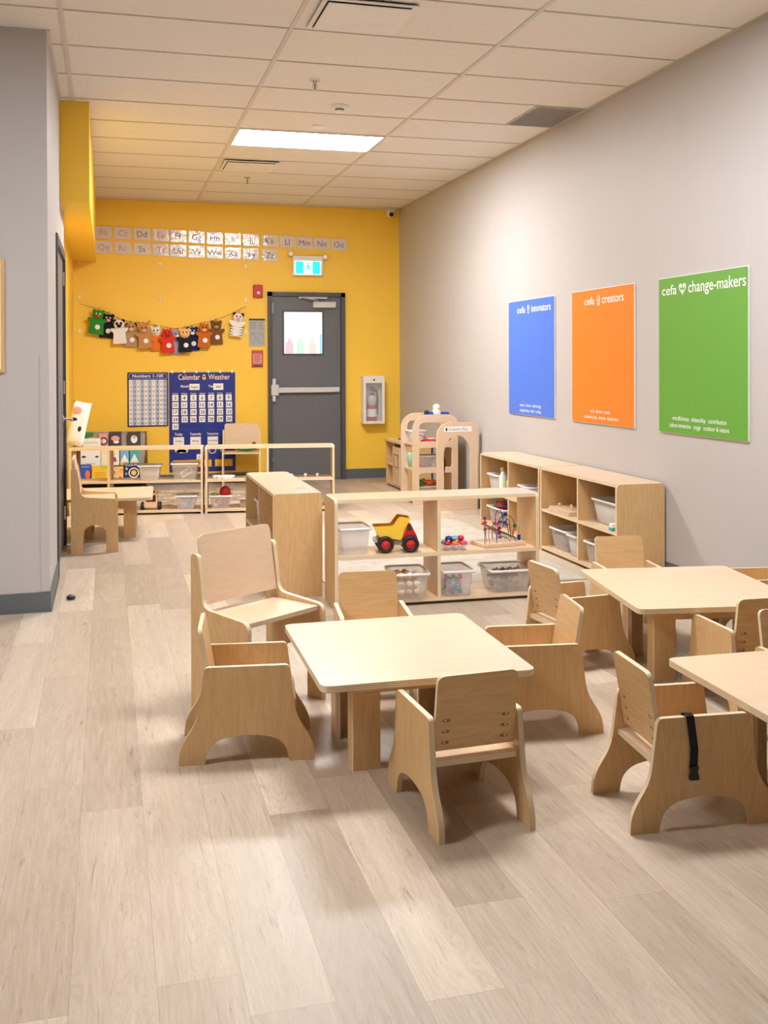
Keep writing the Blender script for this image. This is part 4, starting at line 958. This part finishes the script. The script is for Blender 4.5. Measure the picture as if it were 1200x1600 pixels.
for (du, dz, r, mm, lb) in ((.04, .145, .052, 'red', 'large shiny red ball on top of the tub of balls'), (-.02, .055, .030, 'pink', 'peach coloured ball inside the tub below the red ball'), (-.05, .03, .024, 'cream', 'small cream ball at the bottom of the tub below the red ball'), (-.055, .115, .026, 'lime', 'small olive ball beside the red ball')):
    m = MB(); m.ball((0, 0, 0), r, mm, seg=24, rings=14); o = m.build('ball'); o.location = FP(.142+du, -.03 if dz < .1 else .0, FB+dz); tag(o, lb, 'ball')
m = MB(); m.box(-.03, .03, -.02, .02, 0, .085, 'pink', bev=.004); o = m.build('toy_block'); o.location = FP(.182, .03, FB+.006); tag(o, 'dusty pink block in the tub below the red ball', 'toy block')
fl = thing('flower_tray', 'white scalloped tray on the right divider shelf', 'tray', FP(.17, -.03, FZ), FA)
m = MB()
for k in range(9): m.lathe([(0, 0), (.026, 0), (.032, .02), (.032, .028), (.028, .028), (.024, .008), (0, .006)], T(.075*cos(k*2*pi/9), .045*sin(k*2*pi/9), 0), 'white', 14)
m.build('scalloped_dish', fl); MB().cyl(T(0, 0, .006), .05, .004, 'purple', 18).build('centre_disc', fl)
tt = thing('wooden_toy_truck', 'wooden toy truck with black wheels under the far left divider shelf', 'toy truck', FP(-.49, -.04, FB), FA)
m = MB(); m.panel([rpoly(rect(-.06, .06, .02, .15), .006), rpoly(rect(-.045, .045, .07, .135), .006)], .10, XZ(0), 'top_X', w0=-.05); m.box(-.045, .045, .0, .005, .07, .135, 'brown'); m.build('body', tt)
for sx in (-1, 1):
    for sy in (-1, 1):
        m = MB(); m.cyl(T(sx*.062, sy*.035, .032) @ RY(90 if sx > 0 else -90), .032, .028, 'rubber', 20); m.build('wheel', tt)
for sx in (-1, 1): m = MB(); m.cyl(T(sx*.02, .0, .15), .01, .02, 'black', 12); m.build('lamp', tt)
for k, (u, dx) in enumerate(((.80, 'left'), (.93, 'middle'), (1.04, 'right'))):
    m = MB(); m.lathe([(0, 0), (.012, 0), (.008, .012), (.016, .022), (.014, .03), (0, .034)], Matrix.Identity(4), 'clear_plastic' if 0 else 'rim_plastic', 14); o = m.build('clear_knob'); o.location = FP(u, -.03, FZ); tag(o, '%s of three tiny clear knobs on the shelf before the exit door' % dx, 'knob', 'tiny clear knobs')
m = MB(); m.box(-.05, .05, -.04, .04, 0, .06, 'bark', bev=.004); o = m.build('wooden_block'); o.location = FP(.37, -.02, FB); o.rotation_euler = (0, 0, radians(FA)); tag(o, 'brown wooden block at the bottom of the right divider shelf', 'toy block')
# toy on the far chair
ty = thing('pull_toy', 'green crocodile-like toy on the seat of the chair at the yellow wall', 'toy', (1.50, 11.46, .3835), -5)
m = MB(); m.ball((0, 0, .03), .03, 'green', (3.6, 1.3, .8)); m.ball((.10, 0, .05), .03, 'green', (1.2, 1, .8)); m.build('body', ty)
m = MB(); m.ball((-.05, 0, .06), .022, 'brown'); m.ball((.09, .0, .085), .024, 'dark_red'); m.ball((.05, 0, .06), .02, 'yellow'); m.build('rider', ty)

# ------------------------------------------------------------------ arch furniture at the back right
def arch_out(w, h, r1, r2):
    L = [(-w/2, 0), (w/2, 0), (w/2, h-r2)]
    L += [(w/2-r2+r2*cos(t*pi/16), h-r2+r2*sin(t*pi/16)) for t in range(1, 8)]+[(w/2-r2, h), (-w/2+r1, h)]
    L += [(-w/2+r1-r1*sin(t*pi/16), h-r1+r1*cos(t*pi/16)) for t in range(1, 8)]+[(-w/2, h-r1)]
    return L
a = thing('arched_shelf', 'tall light wooden shelf with arched window-cut ends, back right corner', 'shelf', (3.06, 9.57, 0))
def wnd(x0, x1, z0, z1, r=.025, rt=None): return rpoly(rect(x0, x1, z0, z1), [r, r, rt or r, rt or r], 4)
for yy in (-.20, .20):
    m = MB(); m.panel([arch_out(.46, .875, .15, .10), wnd(-.165, .17, .615, .80, .02, .06), wnd(-.165, .17, .365, .555), wnd(-.165, .17, .085, .31)], .02, XZ(yy+.01), 'top_Z', 'ply_edge'); m.build('arched_end_panel', a)
for z in (.035, .325, .57):
    m = MB(); m.box(-.20, .20, -.19, .19, z, z+.018, 'top_Y'); m.build('shelf_board', a)
m = MB(); m.box(-.02, .10, -.189, .189, .853, .870, 'top_Y'); m.build('top_board', a)
m = MB(); m.box(.205, .215, -.189, .189, .053, .80, 'ply_Z'); m.build('back_panel', a)
# things on it
tub('white tub of green and orange toys on the lowest board of the arched shelf', 3.02, 9.50, .0545, .22, .14, .12, 0, 'frosted_plastic')
for k in range(7):
    m = MB(); m.tube([(.03*cos(t*pi/6), .022*sin(t*pi/6), 0) for t in range(13)], .008, 'orange', 6); o = m.build('orange_ring'); o.location = (2.99+.042*(k % 3), 9.46+.024*(k//3), .195+.010*(k//3)); o.rotation_euler = (1.35, .1*k, .1*k); tag(o, 'orange looped toy heaped in the white tub of the arched shelf', 'toy', 'orange looped toys')
m = MB(); m.ball((0, 0, 0), .045, 'green', (1.1, 1, .8)); o = m.build('green_ball'); o.location = (2.93, 9.47, .205); tag(o, 'dark green ball on the white tub of the arched shelf', 'ball')
tub('clear tub of soft toys on the middle board of the arched shelf', 3.03, 9.50, .3435, .26, .16, .13, 0, 'clear_plastic')
fill(8, 3.03, 9.50, .3435, .24, .14, .1, lump('soft_ball', 'pastel soft ball in the middle tub of the arched shelf', 'ball', 'pastel balls in the arched shelf tub', ['pink', 'felt_lilac', 'cream'], .022), rad=.024)
m = MB(); m.ball((0, 0, .02), .05, 'red', (1.6, 1, .45)); m.ball((.03, 0, .042), .035, 'white', (1.5, .9, .35)); o = m.build('felt_hat'); o.location = (3.02, 9.46, .593); tag(o, 'red and white felt hat on the top board of the arched shelf', 'hat')
m = MB(); m.tube([(.07*cos(t*pi/8), 0, .07*sin(t*pi/8)) for t in range(9)], .004, 'dark_red'); m.box(-.075, .075, -.03, .03, 0, .006, 'dark_red'); o = m.build('toy_handbag'); o.location = (2.98, 9.60, .589); tag(o, 'dark red toy handbag behind the felt hat', 'bag')
tub('clear tub behind the far arched end, upper board', 2.96, 9.69, .589, .16, .12, .12, 0, 'clear_plastic')
m = MB(); m.lathe([(0, 0), (.05, 0), (.055, .13), (.045, .15), (0, .152)], Matrix.Identity(4), 'mint', 18); o = m.build('green_jar'); o.location = (2.93, 9.68, .3435); tag(o, 'pale green jar on the middle board of the arched shelf', 'jar')
pl = thing('toy_aeroplane', 'white and blue toy aeroplane lying on top of the arched shelf', 'toy aeroplane', (3.10, 9.45, .8705))
MB().lathe([(0, 0), (.04, .0), (.045, .03), (.03, .055), (.035, .06), (.034, .085), (.018, .1), (0, .105)], Matrix.Identity(4), 'white', 18).build('body', pl)
m = MB(); m.panel(rpoly([(-.13, 0), (.13, .0), (.12, .025), (-.11, .03)], .01, 3), .04, XZ(.02), 'blue', w0=0); m.ball((-.10, 0, .02), .026, 'navy_dark'); m.build('wing', pl)
f = thing('arched_stand', 'light wooden arched stand with a tall oval opening in front of the arched shelf', 'frame', (3.150, 9.0, 0), 0)
def oval():
    L = [(-.13, .17), (.13, .17), (.135, .50)]+[(.135*cos(t*pi/16), .50+.20*sin(t*pi/16)) for t in range(1, 16)]+[(-.135, .50)]
    return L
m = MB(); m.panel([arch_out(.40, .82, .13, .06), oval()], .022, XZ(0), 'top_Z', 'ply_edge'); m.build('frame_panel', f)
m = MB(); m.box(-.19, .19, -.03, .06, 0, .018, 'top_X'); m.build('foot', f)
m = MB(); m.box(.183, .20, .001, .05, .02, .78, 'dark'); m.build('side_rail', f)
m = MB(); m.tube(spline([(-.135, .012, .54), (-.115, .012, .45), (-.12, .012, .36), (-.128, .012, .28), (-.12, .012, .20), (-.13, .012, .12)], 5), .008, 'black_strap'); m.build('black_ribbon', f)
s = thing('name_strip', 'white printed name strip stuck on the arched frame', 'sign', (3.155, 8.978, .755))
MB().box(-.135, .135, -.002, 0, -.025, .025, 'white').build('strip', s)
m = MB(); m.panel(ell(-.112, .0, .009, .017, 12), .0006, XZ(-.002), 'dark'); m.text(XZ(-.0027), 'Creative Play', .005, -.010, 'print_grey', size=.032, width=.19); m.build('lettering', s)
k = thing('play_kitchen', 'low wooden play kitchen in the back right corner', 'play kitchen', (3.205, 10.78, 0), 0)
m = MB(); m.box(-.17, .17, -.31, -.29, 0, .50, 'ply_Z'); m.box(-.17, .17, .29, .31, 0, .50, 'ply_Z'); m.box(-.17, .17, -.005, .015, .04, .50, 'ply_Z'); m.box(.155, .17, -.29, .29, .04, .5, 'ply_Z'); m.build('carcass', k)
MB().box(-.19, .18, -.33, .33, .50, .525, 'top_Y', bev=.003).build('worktop', k)
m = MB(); m.box(-.165, .155, -.29, .29, .02, .04, 'top_Y'); m.box(-.165, .155, .015, .29, .24, .255, 'top_Y'); m.build('shelf_board', k)
m = MB(); m.box(-.182, -.170, -.285, -.008, .05, .46, 'top_Z'); dd = m.build('oven_door', k); m = MB(); m.panel([rpoly(rect(.06, .23, .24, .38), .012), rpoly(rect(.065, .225, .245, .375), .01)], .003, YZ(-.182), 'dark'); m.build('oven_window', dd)
m = MB(); m.cyl(T(-.02, -.1, .525), .06, .008, 'dark'); m.cyl(T(-.02, .1, .525), .06, .008, 'dark'); m.build('hob', k)

# ------------------------------------------------------------------ book rack and books, cushion, rugs
r = thing('book_rack', 'tiered grey book rack full of picture books before the yellow wall', 'book rack', (.03, 11.52, 0))
RL, RR = -.345, .385
for x0 in (RL, RR-.018):
    m = MB(); m.panel(rpoly([(-.25, 0), (.22, 0), (.22, .62), (.12, .62), (-.25, .25)], .02, 4), .018, frame((x0, 0, 0), (0, 1, 0), (0, 0, 1)), 'brown'); m.build('side_panel', r)
for i, (y0, z0) in enumerate(((-.22, .10), (-.11, .27), (.0, .44))):
    ang = radians(14); Mx = frame((0, y0+.012, z0), (1, 0, 0), (0, sin(ang), cos(ang)))
    m = MB(); m.box(RL+.02, RR-.02, 0, .17, -.004, .0, 'fabric_grey', Mx); m.box(RL+.02, RR-.02, -.03, .0, 0, .006, 'fabric_grey', frame((0, y0, z0), (1, 0, 0), (0, 0, 1)) @ RX(90)); m.build('display_tier', r)
m = MB(); m.box(RL+.02, RR-.02, .205, .22, .04, .62, 'fabric_grey'); m.build('back_panel', r)
def book(x, y, z, w, h, mat, label, art=None, tilt=12, rz=0):
    b = thing('picture_book', label, 'book', (x, y, z), rz, 'picture books on the rack'); b.rotation_euler = (radians(-tilt), 0, radians(rz))
    m = MB(); m.box(-w/2, w/2, -.008, -.006, 0, h, mat); m.box(-w/2, w/2, -.0, .002, 0, h, mat); m.box(-w/2, -w/2+.002, -.008, .002, 0, h, mat); m.build('cover', b)
    m = MB(); m.box(-w/2+.003, w/2-.002, -.0058, -.0002, .002, h-.002, 'paper'); m.build('pages', b)
    m = MB(); Mx = XZ(-.0081)
    if art: art(m, Mx, w, h); m.build('cover_art', b)
def squig(m, Mx, u0, u1, v, mm, a=.006):
    n = 14
    for i in range(n):
        u = u0+(u1-u0)*i/n; m.panel(rect(u, u+(u1-u0)/n*.7, v+a*sin(i*1.9), v+a*sin(i*1.9)+.006), .0006, Mx, mm)
def a_white(m, M_, w, h): squig(m, M_, -.08, .08, h-.05, 'print_grey'); squig(m, M_, -.05, .05, .02, 'print_grey', .003); m.panel(ell(-.07, .10, .022, .012), .0006, M_, 'dark'); m.panel(ell(.065, .098, .02, .01), .0006, M_, 'dark')
def a_pink(m, M_, w, h): m.panel([ell(0, h*.5, .045, .045), ell(0, h*.5, .03, .03)], .0006, M_, 'dark'); m.panel(ell(.01, h*.5, .02, .02), .0006, M_, 'cream')
def a_dark(m, M_, w, h): m.panel(ell(0, h*.6, .045, .03), .0006, M_, 'pink'); m.panel(ell(.01, h*.4, .03, .018), .0006, M_, 'white')
def a_cat(m, M_, w, h): m.panel(ell(0, h*.55, .035, .045), .0006, M_, 'white'); m.panel(ell(.005, h*.68, .018, .02), .0006, M_, 'felt_peach')
def a_yel(m, M_, w, h):
    for q in range(3): squig(m, M_, -.075, -.02, h-.03-.022*q, 'tan', .002)
    m.panel(ell(.03, h*.62, .022, .024), .0006, M_, 'felt_peach'); m.panel(rpoly([(-.01, .04), (.07, .04), (.055, .09), (.005, .09)], .01), .0006, M_, 'purple')
def a_blue(m, M_, w, h): squig(m, M_, -.04, .04, h-.03, 'white', .002); m.panel(ell(.02, h*.45, .025, .045), .0006, M_, 'orange')
def a_yel2(m, M_, w, h): m.panel(rect(-.005, w/2-.004, h-.035, h-.005), .0006, M_, 'lime'); [squig(m, M_, -.055, .055, .05+.025*q, 'brown', .005) for q in range(3)]
def a_faces(m, M_, w, h):
    for q, c_ in (((-.03, .03), 'dark_red'), ((.035, .035), 'brown'), ((-.035, .1), 'dark'), ((.02, .11), 'yellow'), ((.05, .12), 'orange')): m.panel(ell(q[0], q[1], .02, .02), .0006, M_, c_); m.panel(ell(q[0], q[1]-.003, .013, .012), .0009, M_, 'felt_peach')
def a_plan(m, M_, w, h):
    m.text(XZ(-.0090), '8 Little Planets', 0, h-.024, 'white', size=.022, width=w*.85, bold=.02)
    m.panel([ell(.0, h*.48, .055, .055, 28), ell(0, h*.48, .044, .044, 28)], .0006, M_, 'white'); m.panel(ell(0, h*.48, .028, .028, 24), .0006, M_, 'yellow')
    for q, c_ in (((-.075, .14), 'mint'), ((-.08, .085), 'sky'), ((-.07, .035), 'blue'), ((-.02, .022), 'teal'), ((.07, .035), 'magenta'), ((.08, .08), 'purple'), ((.07, .135), 'red'), ((.03, .03), 'cream')): m.panel(ell(q[0], q[1], .013, .013, 14), .0006, M_, c_)
def a_snow(m, M_, w, h): m.panel([(-.05, .02), (.0, .12), (.05, .02)], .0006, M_, 'white'); m.panel(rect(-.045, .045, .0, .03), .0006, M_, 'yellow')
y1, y2, y3 = 11.52-.235, 11.52-.125, 11.52-.015
book(-.215, y3, .446, .115, .19, 'green', 'green picture book at the top left of the rack, behind the white one', a_faces)
book(-.185, y2, .276, .21, .30, 'white', 'large white picture book with a dark drawing, upper left of the rack', a_white)
book(-.05, y3+.012, .446, .10, .17, 'pink', 'pink book with a dark circle, top row of the rack', a_pink)
book(.075, y3, .446, .13, .19, 'dark', 'dark book with pink art in the middle of the top row', a_dark)
book(.275, y3, .446, .14, .185, 'dark', 'dark book with a white animal at the top right of the rack', a_cat)
book(.02, y2, .276, .19, .20, 'cream', 'cream picture book with a child in purple, middle row', a_yel)
book(.17, y2, .276, .09, .18, 'sky', 'narrow pale blue book with snowy trees, middle row', a_snow)
book(.275, y2, .276, .10, .18, 'teal', 'pale teal book with a yellow band, right of the narrow blue one', a_snow)
book(-.235, y1, .106, .11, .20, 'blue', 'blue picture book with an orange figure, bottom left of the rack', a_blue)
book(-.085, y1-.013, .106, .175, .185, 'yellow', 'yellow picture book with brown writing in the bottom row', a_yel2, rz=-3)
book(.085, y1, .106, .14, .165, 'felt_peach', 'peach picture book of faces beside the yellow one', a_faces)
book(.265, y1, .106, .205, .195, 'navy_dark', 'navy picture book with planets around a sun, bottom right', a_plan)
cu = thing('floor_cushion', 'white cushion with a printed face standing on the far left divider shelf', 'cushion', FP(-1.15, .03, .826)); cu.rotation_euler = (0, radians(12), 0)
m = MB()
n = 14
for side in (-1, 1):
    V = [[None]*(n+1) for _ in range(n+1)]
    for i in range(n+1):
        for j in range(n+1):
            a_ = i/n*2-1; b_ = j/n*2-1; th_ = .055*max(0, (1-a_**4)*(1-b_**4))**.5; pin = 1-.08*(a_*a_+b_*b_)+.10*(a_*a_*b_*b_)
            V[i][j] = m.bm.verts.new((a_*.085*pin, side*th_, b_*.22*pin))
    for i in range(n):
        for j in range(n): m.face([V[i][j], V[i+1][j], V[i+1][j+1], V[i][j+1]], 'felt_white', True)
m.build('cushion_cover', cu)
m = MB(); m.ball((-.03, -.050, .12), .04, 'pink', (1, .18, 1)); m.ball((-.04, -.052, .04), .02, 'navy_dark', (1.4, .3, .8)); m.ball((.02, -.055, -.04), .016, 'black', (1, .3, 1.6)); m.build('printed_face', cu)
# rugs
o = MB(); o.box(1.30, 2.93, 5.86, 8.43, .0, .008, 'rug_light'); tag(o.build('play_rug'), 'pale speckled rug behind the open shelf with the toy truck', 'rug')
o = MB(); o.box(-.30, 1.55, 9.90, 11.22, 0, .008, 'rug_brown')
for j in range(5):
    for i in range(7):
        cx = -.15+i*.27+(.13 if j % 2 else 0); cy = 10.02+j*.27
        if cx > 1.42: continue
        o.panel(ell(cx, cy, .125, .085, 20), .001, T(0, 0, .008), 'rug_oval_dark' if (i+j) % 3 == 0 else 'rug_oval_light'); o.panel(ell(cx, cy, .095, .060, 20), .0015, T(0, 0, .008), 'rug_brown'); o.panel(ell(cx, cy, .065, .038, 20), .002, T(0, 0, .008), 'rug_oval_light')
tag(o.build('patterned_rug'), 'brown rug with pale oval pattern before the yellow wall', 'rug')
ds = thing('door_stop', 'small grey domed door stop on the floor near the grey door', 'door stop', (-.215, 6.20, 0))
MB().lathe([(0, .03), (.012, .028), (.02, .018), (.022, 0), (0, 0)], Matrix.Identity(4), 'base_grey').build('dome', ds); MB().lathe([(.019, .010), (.026, .010), (.026, .018), (.019, .018)], Matrix.Identity(4), 'rubber').build('rubber_ring', ds)
